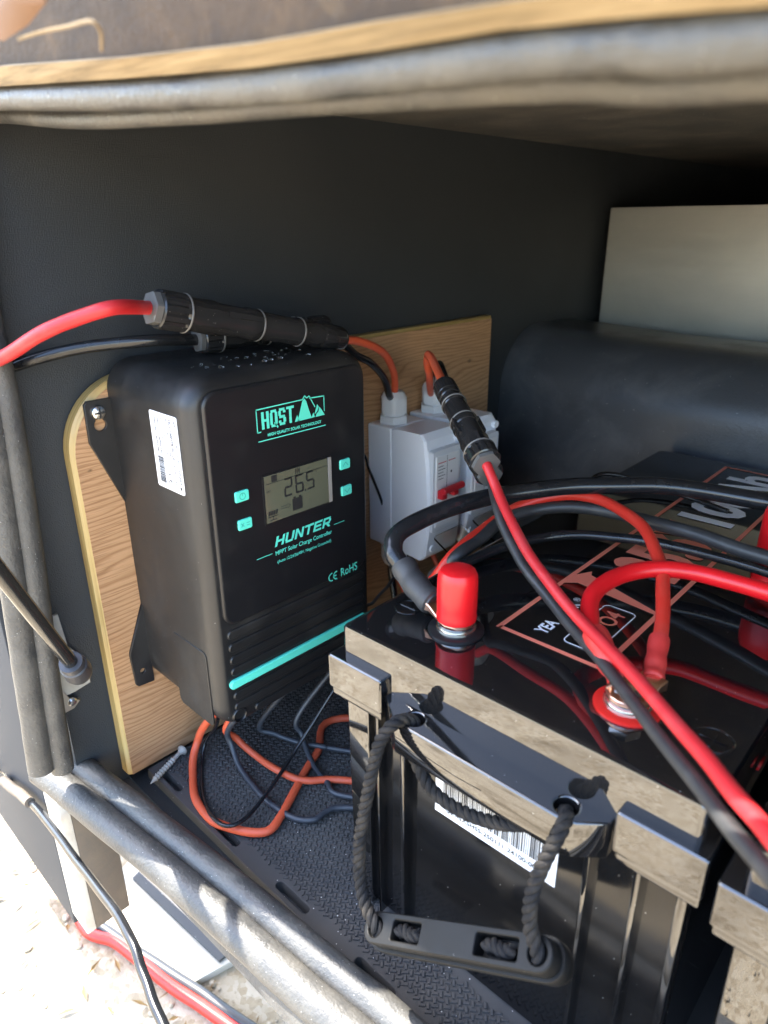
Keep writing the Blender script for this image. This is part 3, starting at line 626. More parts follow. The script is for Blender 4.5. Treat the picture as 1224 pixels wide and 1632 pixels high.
o = finish(bx, 'cross_slot', 'ink', smooth=False); o.parent = b1
# small water drops on top of the controller
bm = B()
for k in range(46):
    yy = random.uniform(0.005, 0.14); xx = random.uniform(-0.185, -0.14); r = random.choice((0.0008, 0.0011, 0.0014, 0.0019))
    bmesh.ops.create_uvsphere(bm, u_segments=10, v_segments=6, radius=r, matrix=Matrix.Translation((xx, yy, z1 + r * 0.25)) @ Matrix.Diagonal((1, 1, 0.65, 1)))
tag(finish(bm, 'water_drops', 'water'), 'small glinting water drops on top of the charge controller', 'water drops', kind='stuff')

# ------------------------------------------------------------------ breaker boxes
def breaker_box(label, ya, glabel=None):
    yb = ya + 0.058; za, zb = 0.145, 0.288
    t = thing('breaker_box', label, 'breaker box', (-0.2436, ya + 0.029, za), 'pale grey breaker boxes on the plywood')
    wparent(finish(box(B(), (-0.2436, ya, za), (-0.2072, yb, zb), 0.003, 3), 'base', 'boxgrey'), t)
    # cover with a chamfered top and a bulging front
    side = [(-0.2062, za + 0.001), (-0.2062, zb - 0.001), (-0.1990, zb + 0.0005), (-0.1640, zb + 0.001), (-0.1585, zb - 0.006), (-0.1545, zb - 0.035), (-0.1520, zb - 0.07), (-0.1530, za + 0.03), (-0.1570, za + 0.004), (-0.1620, za - 0.002)]
    bm = B(); stack(bm, [([(a + 0.002 * (a > -0.17) * -1, b) for a, b in side], ya + 0.0002), (side, ya + 0.003), (side, yb - 0.003), ([(a - 0.002 * (a > -0.17), b) for a, b in side], yb - 0.0002)], lambda a, b, h: Vector((a, h, b)))
    wparent(finish(bm, 'cover', 'boxgrey', angle=25), t)
    # recessed window with breaker
    wf = finish(stack(B(), [(rrect(ya + 0.0040, yb - 0.008, za + 0.034, zb - 0.016, 0.003, 3), -0.157), (rrect(ya + 0.0040, yb - 0.008, za + 0.034, zb - 0.016, 0.003, 3), -0.1490), (rrect(ya + 0.0065, yb - 0.0105, za + 0.037, zb - 0.019, 0.003, 3), -0.1490)], XF), 'window_frame', 'glandgrey'); wparent(wf, t)
    br = finish(box(B(), (-0.152, ya + 0.0075, za + 0.040), (-0.1478, yb - 0.0115, zb - 0.022), 0.0006), 'breaker', 'breaker'); wparent(br, t)
    PB = YZ(-0.1476, ya - 0.007, za + 0.015)
    o = rects_mesh('breaker_print', [line((0.017, 0.0985), (0.0305, 0.0985), 0.0009), line((0.034, 0.0985), (0.046, 0.0985), 0.0009)], PB, 'toggle', br)
    rects_mesh('breaker_lines', [line((0.017, z_), (0.026 + (i % 2) * 0.003, z_), 0.0007) for i, z_ in enumerate((0.0945, 0.0910, 0.0875, 0.0840, 0.0805))] + [(0.038, 0.0405, 0.084, 0.0865), line((0.0320, 0.045), (0.0320, 0.105), 0.0006)], PB, 'ink', br)
    tg = box(B(), (-0.1478, ya + 0.0095, za + 0.074), (-0.1400, ya + 0.0175, za + 0.084), 0.0012)
    box(tg, (-0.1478, ya + 0.029, za + 0.074), (-0.1400, ya + 0.037, za + 0.084), 0.0012)
    loft(tg, axisframe((-0.1385, ya + 0.007, za + 0.0850), (-0.1385, ya + 0.042, za + 0.0850)), [(0, 0.0030, 12, 0), (0.001, 0.0038, 12, 0), (0.034, 0.0038, 12, 0), (0.035, 0.0030, 12, 0)])
    wparent(finish(tg, 'toggle', 'toggle'), t)
    cl = finish(stack(B(), [(rrect(ya + 0.006, yb - 0.002, 0, 0.042, 0.004, 4), 0.0), (rrect(ya + 0.006, yb - 0.002, 0, 0.042, 0.004, 4), 0.0022)], lambda a, b, h: Vector((-0.150 + 0.88 * b + 0.47 * h, a, za + 0.028 - 0.47 * b + 0.88 * h))), 'window_lid', 'clear'); wparent(cl, t)
    for yy, zz in ((yb - 0.006, zb - 0.010), (yb - 0.030, zb - 0.020), (ya + 0.012, za + 0.012)):
        wparent(finish(lathe(B(), (-0.158, yy, zz), [(0.0046, 0), (0.0046, 0.0030), (0.0040, 0.0042), (0.0001, 0.0042)], 16, (1, 0, 0)), 'screw_cap', 'boxgrey'), t)
    for up in (1, -1):
        zz = zb if up > 0 else za
        gy, gx = ya + 0.0240, -0.2255
        g_ = finish(loft(B(), axisframe((gx, gy, zz), (gx, gy, zz + up * 0.04), (1, 0, 0)), [(0, 0.0172, 6, 0.2), (0.0075, 0.0172, 6, 0.2), (0.0085, 0.0160, 6, 0.2), (0.0086, 0.0130, 36, 0), (0.0110, 0.0130, 36, 0), (0.0111, 0.0160, 6, 0.3), (0.0255, 0.0160, 6, 0.3), (0.0275, 0.0146, 36, 0), (0.0330, 0.0118, 36, 0), (0.0350, 0.0092, 36, 0), (0.0352, 0.0062, 36, 0), (0.0320, 0.0058, 36, 0)]), 'cable_gland', 'glandgrey', angle=28); wparent(g_, t)
    return t
breaker_box('pale grey breaker box with red toggle nearest the charge controller', 0.2675)
breaker_box('pale grey breaker box half hidden behind the hanging cable connector', 0.3370)

# ------------------------------------------------------------------ connectors and pv leads
def connector(root, p0, p1, k=1.0):
    """mated pair of round cable connectors from p0 to p1 (k scales the girth)"""
    fr = axisframe(p0, p1); ln = fr[4]; S = lambda a: a * ln
    def add(nm, rings, m='mc4', ang=28): wparent(finish(loft(B(), fr, rings), nm, m, angle=ang), root)
    flute = lambda r: (lambda a: r * k * (1 - 0.085 * (math.sin(a * 12) > 0.35)))
    add('lock_nut', [(S(0), .0078 * k, 6, 0.3), (S(.004), .0108 * k, 6, 0.3), (S(.030), .0112 * k, 6, 0.3), (S(.036), .0100 * k, 36, 0)], 'nut')
    add('fluted_cap', [(S(.030), .0112 * k, 48, 0), (S(.036), .0122 * k, 48, 0), (S(.050), flute(.0124), 48, 0), (S(.130), flute(.0122), 48, 0), (S(.140), .0124 * k, 48, 0), (S(.150), .0118 * k, 48, 0)])
    add('socket_body', [(S(.148), .0100 * k, 36, 0), (S(.160), .0106 * k, 36, 0), (S(.25), .0112 * k, 6, 0.0), (S(.26), .0114 * k, 6, 0), (S(.30), .0104 * k, 36, 0), (S(.42), .0102 * k, 36, 0), (S(.43), .0110 * k, 36, 0), (S(.485), .0110 * k, 36, 0), (S(.495), .0104 * k, 36, 0)])
    add('plug_body', [(S(.492), .0092 * k, 36, 0), (S(.50), .0098 * k, 36, 0), (S(.69), .0095 * k, 36, 0), (S(.70), .0102 * k, 36, 0), (S(.72), .0102 * k, 36, 0), (S(.725), .0090 * k, 36, 0), (S(.79), .0088 * k, 36, 0), (S(.80), .0096 * k, 36, 0), (S(.84), .0094 * k, 36, 0)])
    add('end_cap', [(S(.838), .0090 * k, 48, 0), (S(.85), .0098 * k, 48, 0), (S(.90), flute(.0098), 48, 0), (S(.965), .0096 * k, 48, 0), (S(.985), .0085 * k, 48, 0), (S(1), .0062 * k, 48, 0)])
    for sc_, rr in ((.142, .0127), (.489, .0112), (.712, .0107)):  # pale grey rings put in as bright rim highlights at the joints
        add('rim_highlight', [(S(sc_), rr * k * 0.97, 36, 0), (S(sc_) + .0004, rr * k, 36, 0), (S(sc_) + .0012, rr * k, 36, 0), (S(sc_) + .0016, rr * k * 0.97, 36, 0)], 'ringgrey')
    p, t, u, w_, ln = fr
    for s0, sgn in ((0.33, 1), (0.33, -1)):      # latch arms
        bm = B(); box(bm, (-.5, -.5, -.5), (.5, .5, .5), 0.12, 1)
        mw = Matrix.Translation(p + t * S(.40) + (u * 0.45 + w_ * sgn).normalized() * .0104 * k) @ Matrix(((t.x, u.x, w_.x, 0), (t.y, u.y, w_.y, 0), (t.z, u.z, w_.z, 0), (0, 0, 0, 1))) @ Matrix.Diagonal((S(.17), .0042 * k, .0030 * k, 1))
        bm.transform(mw); wparent(finish(bm, 'latch', 'mc4'), root)
    return fr
a0 = (-0.1650, -0.0204, 0.4415); a1 = (-0.1600, 0.1580, 0.4001)
t = thing('solar_cable', 'bright red solar cable with black round connector resting on the charge controller', 'cable', a0)
connector(t, a0, a1, 1.12)
cable_mesh('sheath', [(-0.02, -0.26, 0.36), (-0.2792, -0.1150, 0.3899), (-0.2267, -0.1030, 0.4097), (-0.1810, -0.0920, 0.4286), (-0.1593, -0.0750, 0.4395), (-0.1446, -0.0560, 0.4455), a0, (-0.1650, -0.0144, 0.4402)], 0.0048, 'credp', t)
cable_mesh('lead', [(-0.1600, 0.1484, 0.4017), a1, (-0.1700, 0.1884, 0.3934), (-0.1820, 0.2236, 0.3815), (-0.2000, 0.2592, 0.3611), (-0.2140, 0.2807, 0.3390), (-0.2230, 0.2903, 0.3168), (-0.2235, 0.2935, 0.312)], 0.0038, 'cora', t)
a0 = (-0.2050, 0.0381, 0.4091); a1 = (-0.196, 0.172, 0.4080)
t = thing('solar_cable', 'black solar cable whose connector lies behind the red one on the controller', 'cable', a0)
connector(t, a0, a1, 0.98)
cable_mesh('sheath', [(-0.12, -0.26, 0.36), (-0.3232, -0.1040, 0.3786), (-0.2732, -0.0900, 0.3940), (-0.2491, -0.0700, 0.4031), (-0.2285, -0.0350, 0.4104), (-0.2071, 0.0000, 0.4123), a0, (-0.2050, 0.0483, 0.4070)], 0.0046, 'cblk', t)
cable_mesh('lead', [(-0.196, 0.165, 0.4080), a1, (-0.1960, 0.2023, 0.3790), (-0.1960, 0.2261, 0.3661), (-0.2060, 0.2541, 0.3468), (-0.2180, 0.2770, 0.3212), (-0.2260, 0.2880, 0.312)], 0.0038, 'cblk', t)
# the pair hanging over the second breaker box
a0 = (0.0146, 0.1369, 0.3285); a1 = (-0.0749, 0.1928, 0.3674)
t = thing('solar_cable', 'red cable hanging from a black connector and crossing the battery top diagonally', 'cable', a0)
connector(t, a0, a1, 1.02)
cable_mesh('lead', [a1, (-0.1007, 0.2159, 0.3725), (-0.1324, 0.2415, 0.3789), (-0.1487, 0.2579, 0.3694), (-0.1628, 0.2778, 0.3491), (-0.2240, 0.3536, 0.3088), (-0.2240, 0.3590, 0.31)], 0.0038, 'cora', t)
cable_mesh('sheath', [(0.0096, 0.1404, 0.3299), a0, (0.0331, 0.1282, 0.3120), (0.0631, 0.1079, 0.2980), (0.0990, 0.0873, 0.2850), (0.1382, 0.0683, 0.2760), (0.1837, 0.0384, 0.2770), (0.2272, 0.0013, 0.2830), (0.2541, -0.0258, 0.2900), (0.2755, -0.0499, 0.2980), (0.2963, -0.0764, 0.3100)], 0.0037, 'credp', t)
b0 = (-0.0004, 0.1639, 0.3091); b1_ = (-0.0864, 0.2217, 0.3453)
t = thing('solar_cable', 'black cable running beside the red diagonal cable across the battery top', 'cable', b0)
connector(t, b0, b1_, 0.95)
cable_mesh('lead', [b1_, (-0.1169, 0.2458, 0.3602), (-0.1395, 0.2652, 0.3665), (-0.1648, 0.2911, 0.3495), (-0.2270, 0.3640, 0.318), (-0.2270, 0.3640, 0.31)], 0.0038, 'cblk', t)
cable_mesh('sheath', [(-0.0057, 0.1675, 0.3111), b0, (0.0297, 0.1289, 0.3060), (0.0499, 0.1139, 0.2930), (0.0803, 0.0980, 0.2780), (0.1187, 0.0818, 0.2655), (0.1619, 0.0524, 0.2650), (0.2058, 0.0144, 0.2700), (0.2452, -0.0223, 0.2780), (0.2753, -0.0535, 0.2880), (0.2978, -0.0808, 0.3000)], 0.0036, 'cgry', t)

# ------------------------------------------------------------------ batteries
BW, BL, BH = 0.24, 0.522, 0.246
TH = 0.02737
def battery(label, loc, labelled=True):
    t = thing('battery', label, 'battery', loc, 'glossy black batteries'); t.rotation_euler = (0, 0, TH)
    def add(bm, nm, m, **k): o = finish(bm, nm, m, **k); o.parent = t; return o
    add(stack(B(), [(rrect(0.004, BW - 0.004, 0.010, BL - 0.004, 0.006, 4), 0.0), (rrect(0.002, BW - 0.002, 0.008, BL - 0.002, 0.006, 4), 0.004), (rrect(0.001, BW - 0.001, 0.007, BL - 0.001, 0.006, 4), 0.196), (rrect(0.001, BW - 0.001, 0.007, BL - 0.001, 0.006, 4), 0.20)], ZF), 'case', 'case', angle=40)
    lr = lambda i: rrect(0.0 + i, BW - i, 0.001 + i, BL - i, 0.004, 4)
    add(stack(B(), [(lr(0.001), 0.1985), (lr(0.0), 0.2), (lr(0.0), BH - 0.0022), (lr(0.0006), BH - 0.0008), (lr(0.0022), BH), (lr(0.0040), BH)], ZF), 'lid', 'gloss', angle=40)
    # rim blocks at the front corners and along the sides
    for xa, xb in ((-0.0085, 0.0405), (0.2000, 0.2455)):
        add(box(B(), (xa, -0.0050, 0.1960), (xb, 0.030, 0.2225), 0.0022, 3), 'rim_block', 'gloss')
        add(box(B(), (xa + 0.002, -0.0035, 0.1900), (xb - 0.001, 0.026, 0.1965), 0.0015, 2), 'rim_lip', 'gloss')
    for xa, xb in ((-0.0075, 0.002), (BW - 0.002, BW + 0.0050)):
        add(box(B(), (xa, 0.0305, 0.1965), (xb, BL - 0.03, 0.2215), 0.002, 2), 'side_rim', 'gloss')
    # carrying ledge with rope holes
    led = [(0.0420, 0.0050), (0.0420, -0.0020), (0.0590, -0.0150), (0.0640, -0.0170), (0.1790, -0.0170), (0.1845, -0.0145), (0.1980, -0.0030), (0.1980, 0.0050)]
    o = plate('carry_ledge', [led, circ(0.0710, -0.0070, 0.0066, 20), circ(0.1750, -0.0070, 0.0066, 20)], 0.0215, place_mat((1, 0, 0), (0, 1, 0), (0, 0, 0.1885)), 'gloss', t, bev=0.0012, world=False)
    # corner pillars and vertical ribs
    for xa, xb, yy in ((0.003, 0.0235, 0.0012), (0.0310, 0.0345, -0.0010), (0.0530, 0.0575, -0.0010), (0.1850, 0.1890, -0.0010), (0.2120, 0.2160, -0.0010), (0.2330, 0.2385, 0.0022)):
        add(stack(B(), [(rrect(xa + 0.001, xb - 0.001, yy + 0.002, 0.010, 0.0012, 2), 0.003), (rrect(xa, xb, yy, 0.010, 0.0012, 2), 0.190)], ZF), 'rib', 'gloss')
    return t
bat = battery('glossy black battery with rope handle and barcode sticker in the foreground', (0, 0, 0.001))
bat2 = battery('second glossy black battery only its corner showing at the lower right edge', (0.2600, -0.0010, 0.001))
ZT = place_mat((0, 1, 0), (-1, 0, 0), (0, 0, BH + 0.0004))      # u = y, v = -x : lettering reads away from the camera
lab = []
LX0, LX1, LY0, LY1 = 0.0800, 0.1520, 0.0690, 0.5060
def Q(x, y): return (y, -x)
wln = 0.0036
for a, b in (((LX0, LY0), (LX1, LY0)), ((LX0, LY1), (LX1, LY1))): lab.append(line(Q(*a), Q(*b), wln))
for a, b in (((LX0, LY0 - wln / 2), (LX0, LY1 + wln / 2)), ((LX1, LY0 - wln / 2), (LX1, LY1 + wln / 2))): lab.append(line(Q(*a), Q(*b), wln))
lab.append([Q(LX0, 0.150), Q(LX0, 0.166), Q(0.0885, 0.182), Q(0.0910, 0.176), Q(LX1, 0.1545), Q(LX1, 0.1505), Q(0.0890, 0.158)])
lab.append([Q(0.118, 0.305), Q(0.118, 0.328), Q(0.124, 0.330), Q(0.124, 0.304)])
ol = rects_mesh('label_frame', lab[:4], ZT, 'labelred', bat, world=False)
rects_mesh('label_wedge', [lab[4]], ZT @ Matrix.Translation((0, 0, 0.0001)), 'labelred', bat, world=False)
def toptext(nm, body, xb, xt, ya, yb, m, **k): text(nm, body, (ya, yb, -xb, -xt), ZT @ Matrix.Translation((0, 0, 0.0001)), m, bat, world=False, **k)
toptext('voltage_lettering', '25.6V', 0.1440, 0.0905, 0.2030, 0.3220, 'labelred', offset=0.045)
toptext('capacity_lettering', '100Ah', 0.1405, 0.0920, 0.3360, 0.4950, 'labelwhite', offset=0.04)
toptext('maker_lettering', 'YEA', 0.1080, 0.0990, 0.0800, 0.0985, 'labelwhite', offset=0.03)
toptext('maker_lettering', 'K', 0.1075, 0.0985, 0.1245, 0.1310, 'labelwhite', offset=0.03)
toptext('registered_mark', '®', 0.1035, 0.0985, 0.1325, 0.1375, 'labelwhite')
toptext('chemistry_lettering', 'LiFe', 0.1370, 0.1245, 0.0870, 0.1070, 'labelwhite', offset=0.015)
toptext('chemistry_lettering', 'PO4', 0.1370, 0.1240, 0.1090, 0.1360, 'labelred', offset=0.015)
ro = rrect(0.0810, 0.1430, -0.1420, -0.1190, 0.004, 4); ri = rrect(0.0817, 0.1423, -0.1413, -0.1197, 0.0034, 4)
plate('chemistry_border', [ro, ri], 0.0001, ZT, 'labelwhite', bat, world=False)
# embossed plus and minus
def ring(cx, cy, r, a0, a1): return [Vector((cx + r * math.cos(math.radians(a0 + (a1 - a0) * k / 20)), cy + r * math.sin(math.radians(a0 + (a1 - a0) * k / 20)), BH)) for k in range(21)]
bm = tube(B(), ring(0.0185, 0.0480, 0.0095, 0, 360), 0.0006, 6); box(bm, (0.0120, 0.0474, BH - 0.0003), (0.0250, 0.0486, BH + 0.0005)); o = finish(bm, 'minus_emboss', 'gloss'); o.parent = bat
bm = tube(B(), ring(0.2240, 0.0500, 0.0100, 0, 360), 0.0006, 6); box(bm, (0.2170, 0.0494, BH - 0.0003), (0.2310, 0.0506, BH + 0.0005)); box(bm, (0.2234, 0.0430, BH - 0.0002), (0.2246, 0.0570, BH + 0.0006)); o = finish(bm, 'plus_emboss', 'gloss'); o.parent = bat
# terminals
def terminal(b, x, y, ringm):
    o = finish(lathe(B(), (x, y, BH - 0.0005), [(0.0185, 0), (0.0185, 0.0018), (0.0172, 0.0026), (0.0001, 0.0026)], 40), 'terminal_ring', ringm); o.parent = b
    bm = lathe(B(), (x, y, BH + 0.0021), [(0.0132, 0), (0.0132, 0.0016), (0.0126, 0.0018), (0.0118, 0.0019), (0.0122, 0.0024), (0.0122, 0.0045), (0.0112, 0.0050), (0.0001, 0.0050)], 40); o = finish(bm, 'washer', 'steel'); o.parent = b
    bm = loft(B(), axisframe((x, y, BH + 0.0110), (x, y, BH + 0.02)), [(0, 0.0088, 6, 0.2), (0.0005, 0.0098, 6, 0.2), (0.0060, 0.0098, 6, 0.2), (0.0066, 0.0086, 6, 0.2)]); o = finish(bm, 'bolt_head', 'steel'); o.parent = b
terminal(bat, 0.0611, 0.0464, 'rib'); terminal(bat, 0.1790, 0.0464, 'redring')
def cap(label, pos, h=0.040, r=0.0132):
    p = Vector(pos)
    prof = [(r * 1.0, 0), (r * 1.02, 0.002), (r * 0.985, 0.004), (r, 0.010), (r * 1.0, h * 0.75), (r * 0.97, h * 0.86), (r * 0.86, h * 0.945), (r * 0.66, h * 0.985), (r * 0.3, h), (0.0001, h)]
    tag(finish(lathe(B(), p, prof, 40), 'terminal_cap', 'redcap'), label, 'terminal cap', 'red terminal caps')
RB = Matrix.Rotation(TH, 4, 'Z')
def bw(x, y, z): return tuple(RB @ Vector((x, y, z)))
cap('bright red vinyl cap over the bolt beside the black heat shrink cable', bw(0.0611, 0.0464, BH + 0.0105), 0.0365, 0.0131)
cap('red vinyl cap cut off by the right edge of the photo', (0.1907, 0.2654, 0.2475), 0.062, 0.0185)
# barcode sticker on the front
bs = finish(stack(B(), [([(0.0785, 0.1335), (0.1675, 0.1335), (0.1675, 0.1755), (0.0785, 0.1755)], 0.0072), ([(0.0785, 0.1335), (0.1675, 0.1335), (0.1675, 0.1755), (0.0785, 0.1755)], 0.0064)], YF), 'barcode_sticker', 'paper', smooth=False); bs.parent = bat
FM = place_mat((1, 0, 0), (0, 0, 1), (0, 0.0061, 0))
bars = []; u = 0.0850
while u < 0.1605:
    w_ = random.choice((0.0004, 0.0006, 0.0010)); bars.append((u, u + w_, 0.1448, 0.1735)); u += w_ + random.choice((0.0004, 0.0006, 0.0009))
rects_mesh('barcode', bars, FM, 'ink', bs, world=False)
text('serial_lettering', 'QZ-GXSHSS-250111-24100-0060', (0.0870, 0.1600, 0.1372, 0.1415), FM, 'ink', bs, world=False, offset=0.012)

# rope handle
def rope_bm(bm, pts, r=0.0022, off=0.0021, pitch=0.0165, sub=14):
    sp = spline(pts, sub); res = [sp[0]]
    # resample evenly so the lay of the rope stays even
    acc = 0; step = 0.0012
    for a, b in zip(sp, sp[1:]):
        d = (b - a).length; s = step - acc
        while s <= d: res.append(a + (b - a) * (s / d)); s += step
        acc = d - (s - step)
    fr = frames(res)
    for k in range(3):
        line_ = []
        for i, (p, (t_, u_, w2)) in enumerate(zip(res, fr)):
            a = 2 * PI * (i * step / pitch + k / 3); line_.append(p + (u_ * math.cos(a) + w2 * math.sin(a)) * off)
        tube(bm, line_, r, 9)
    return bm
rh = thing('rope_handle', 'black twisted rope handle with moulded grip hanging from the battery ledge', 'rope handle', (0.1391, -0.0450, 0.1154))
gl = Vector((0.0829, -0.0560, 0.0875)); gr = Vector((0.1841, -0.0400, 0.1420))
rope_l = [(0.071, -0.007, 0.196), (0.071, -0.0072, 0.2085), (0.0686, -0.0105, 0.2124), (0.0663, -0.0195, 0.2142), (0.0619, -0.0255, 0.2060), (0.0592, -0.0290, 0.1932), (0.0578, -0.0360, 0.1649), (0.0572, -0.0430, 0.1334), (0.0609, -0.0480, 0.1106), (0.0704, -0.0530, 0.0951), gl, gl + Vector((0.001, 0.0, -0.008))]
rope_r = [(0.175, -0.007, 0.196), (0.175, -0.0075, 0.208), (0.1786, -0.0140, 0.2117), (0.1798, -0.0215, 0.2091), (0.1777, -0.0255, 0.1993), (0.1751, -0.0300, 0.1845), (0.1740, -0.0340, 0.1692), (0.1764, -0.0370, 0.1533), gr, gr + Vector((0.001, 0.0, -0.008))]
rope_b = [(0.071, -0.007, 0.200), (0.0712, -0.0078, 0.186), (0.0794, -0.0095, 0.1766), (0.0897, -0.0095, 0.1680), (0.1034, -0.0095, 0.1660), (0.1183, -0.0095, 0.1682), (0.1348, -0.0095, 0.1743), (0.1509, -0.0095, 0.1842), (0.1625, -0.0090, 0.1937), (0.1748, -0.0078, 0.187), (0.175, -0.007, 0.200)]
for pts in (rope_l, rope_r, rope_b):
    pts = [RB @ Vector(p) for p in pts]
    wparent(finish(rope_bm(B(), pts), 'rope', 'rope'), rh)
gl, gr = RB @ gl, RB @ gr
ax = (gr - gl).normalized(); nrm = Vector((-0.15, -0.55, 0.82)); nrm = (nrm - ax * nrm.dot(ax)).normalized(); sd_ = nrm.cross(ax)
mid = (gl + gr) / 2; hlf = (gr - gl).length / 2
def GP(a, b, h): return mid + ax * a + sd_ * b + nrm * h
def go(ea, eb, r): return rrect(-hlf - ea, hlf + ea, -eb, eb, r, 6)
pk1 = rrect(-hlf + 0.0140, -hlf + 0.0360, -0.0056, 0.0056, 0.0012, 3); pk2 = rrect(hlf - 0.0400, hlf - 0.0120, -0.0056, 0.0056, 0.0012, 3)
h1 = circ(-hlf, 0, 0.0058, 16); h2 = circ(hlf, 0, 0.0058, 16)
gm = Matrix(((ax.x, sd_.x, nrm.x, mid.x), (ax.y, sd_.y, nrm.y, mid.y), (ax.z, sd_.z, nrm.z, mid.z), (0, 0, 0, 1)))
if gm.to_3x3().determinant() < 0: raise RuntimeError('flip')
plate('grip', [go(0.0092, 0.0092, 0.0090), pk1, pk2, h1, h2], 0.0090, gm @ Matrix.Translation((0, 0, -0.0085)), 'grip', rh, bev=0.0008)
lg = finish(stack(B(), [(go(0.0060, 0.0065, 0.0060), -0.0235), (go(0.0085, 0.0085, 0.0080), -0.0225), (go(0.0105, 0.0105, 0.0100), -0.0175), (go(0.0112, 0.0112, 0.0105), -0.0090), (go(0.0108, 0.0108, 0.0102), -0.0083), (go(0.0095, 0.0095, 0.0090), -0.0082)], GP), 'grip_shell', 'grip', angle=45); wparent(lg, rh)
for ca_, n_ in ((-hlf + 0.025, 1), (hlf - 0.026, 2)):
    bm = B(); pts = [GP(ca_ - 0.0095, 0, -0.004), GP(ca_ - 0.004, 0.0012, -0.0028), GP(ca_ + 0.003, -0.001, -0.0028), GP(ca_ + 0.0095, 0.0005, -0.004)]
    rope_bm(bm, pts, 0.0022, 0.0020, 0.012); wparent(finish(bm, 'knot', 'rope'), rh)
for s in (-1, 1):
    for q_ in (-1, 1):
        bm = B(); stack(bm, [([(s * (hlf - 0.0085) - 0.0016, q_ * 0.0022 - 0.0016), (s * (hlf - 0.0085) + 0.0016, q_ * 0.0022 - 0.0016), (s * (hlf - 0.0085), q_ * 0.0022 + 0.0016)], 0.0008), ([(s * (hlf - 0.0085) - 0.0016, q_ * 0.0022 - 0.0016), (s * (hlf - 0.0085) + 0.0016, q_ * 0.0022 - 0.0016), (s * (hlf - 0.0085), q_ * 0.0022 + 0.0016)], 0.0011)], GP)
        wparent(finish(bm, 'grip_notch', 'ink', smooth=False), rh)

# ------------------------------------------------------------------ battery cables
def cable(label, pts, r, material, name='battery_cable', group=None, sub=8):
    o = cable_mesh(name, pts, r, material, sub=sub); tag(o, label, 'cable', group); return o
def lugged(label, pts, r, material, shr, npts, lug_to, shm):
    t = thing('battery_cable', label, 'cable', pts[0])
    cable_mesh('sheath', pts, r, material, t)
    wparent(finish(tube(B(), spline(shr, 8), lambda t_: r * 1.34 * (1 + 0.05 * math.sin(t_ * 17)) * (0.86 if t_ > 0.93 else 1), 18), 'heat_shrink', shm), t)
    a = Vector(shr[-1]); b = Vector(lug_to); d = (b - a); d.z = 0; d.normalize(); s = Vector((-d.y, d.x, 0))
    bm = B(); rows = [(a - d * 0.004, 0.0072, 0.0035), (a + d * 0.003, 0.0078, 0.0022), (Vector((b.x, b.y, b.z)) - d * 0.0095, 0.0090, 0.0013), (Vector((b.x, b.y, b.z)), 0.0112, 0.0013), (Vector((b.x, b.y, b.z)) + d * 0.0085, 0.0080, 0.0013), (Vector((b.x, b.y, b.z)) + d * 0.0115, 0.0030, 0.0013)]
    prev = None
    for p, w2, h in rows:
        q = [bm.verts.new(p + s * w2 + Vector((0, 0, h))), bm.verts.new(p - s * w2 + Vector((0, 0, h))), bm.verts.new(p - s * w2 - Vector((0, 0, h))), bm.verts.new(p + s * w2 - Vector((0, 0, h)))]
        if prev:
            for k in range(4): bm.faces.new((prev[k], prev[(k + 1) % 4], q[(k + 1) % 4], q[k]))
        else: bm.faces.new(q)
        prev = q
    bm.faces.new(prev[::-1]); bmesh.ops.bevel(bm, geom=bm.edges[:], offset=0.0005, segments=1, affect='EDGES'); wparent(finish(bm, 'lug', 'copper'), t); return t
neg = bw(0.0611, 0.0464, BH + 0.0088); posn = bw(0.1790, 0.0464, BH + 0.0088)
lugged('thick black battery cable looping from the red capped terminal to the right edge',
       [(0.0229, 0.0531, 0.2620), (0.0080, 0.0566, 0.2680), (-0.0044, 0.0582, 0.2760), (-0.0106, 0.0635, 0.2840), (-0.0117, 0.0807, 0.2900), (-0.0062, 0.1157, 0.2940), (0.0073, 0.1610, 0.2960), (0.0333, 0.2011, 0.2980), (0.0686, 0.2366, 0.3000), (0.1116, 0.2668, 0.3000), (0.1692, 0.2802, 0.3000), (0.2164, 0.2830, 0.3000)], 0.0068, 'cblk',
       [(0.0022, 0.0590, 0.2710), (0.0137, 0.0556, 0.2645), (0.0289, 0.0515, 0.2600), (0.0388, 0.0504, 0.2575)], 2, neg, 'shrink')
lugged('orange red battery cable arching left from the ringed terminal over the label',
       [(0.1781, 0.0823, 0.2620), (0.1714, 0.1012, 0.2680), (0.1582, 0.1318, 0.2760), (0.1391, 0.1653, 0.2840), (0.1096, 0.1976, 0.2900), (0.0696, 0.2217, 0.2900), (0.0349, 0.2244, 0.2860), (0.0101, 0.2077, 0.2780), (-0.0037, 0.1747, 0.2660), (-0.0037, 0.1258, 0.2545), (-0.0166, 0.1153, 0.2300), (-0.0495, 0.1400, 0.1900)], 0.0044, 'cred',
       [(0.1726, 0.0971, 0.2670), (0.1773, 0.0839, 0.2625), (0.1811, 0.0742, 0.2590), (0.1832, 0.0677, 0.2575)], 2, posn, 'shrinkr')
lugged('bright red battery cable looping from the ringed terminal to the right edge',
       [(0.1689, 0.0543, 0.2620), (0.1552, 0.0628, 0.2660), (0.1368, 0.0790, 0.2720), (0.1272, 0.0998, 0.2780), (0.1296, 0.1265, 0.2820), (0.1460, 0.1500, 0.2840), (0.1696, 0.1625, 0.2840), (0.2082, 0.1646, 0.2840), (0.2436, 0.1671, 0.2840)], 0.0056, 'redcap',
       [(0.1438, 0.0729, 0.2690), (0.1577, 0.0610, 0.2655), (0.1669, 0.0578, 0.2605), (0.1714, 0.0555, 0.2580)], 2, bw(0.1788, 0.0466, BH + 0.0074), 'shrinkr')
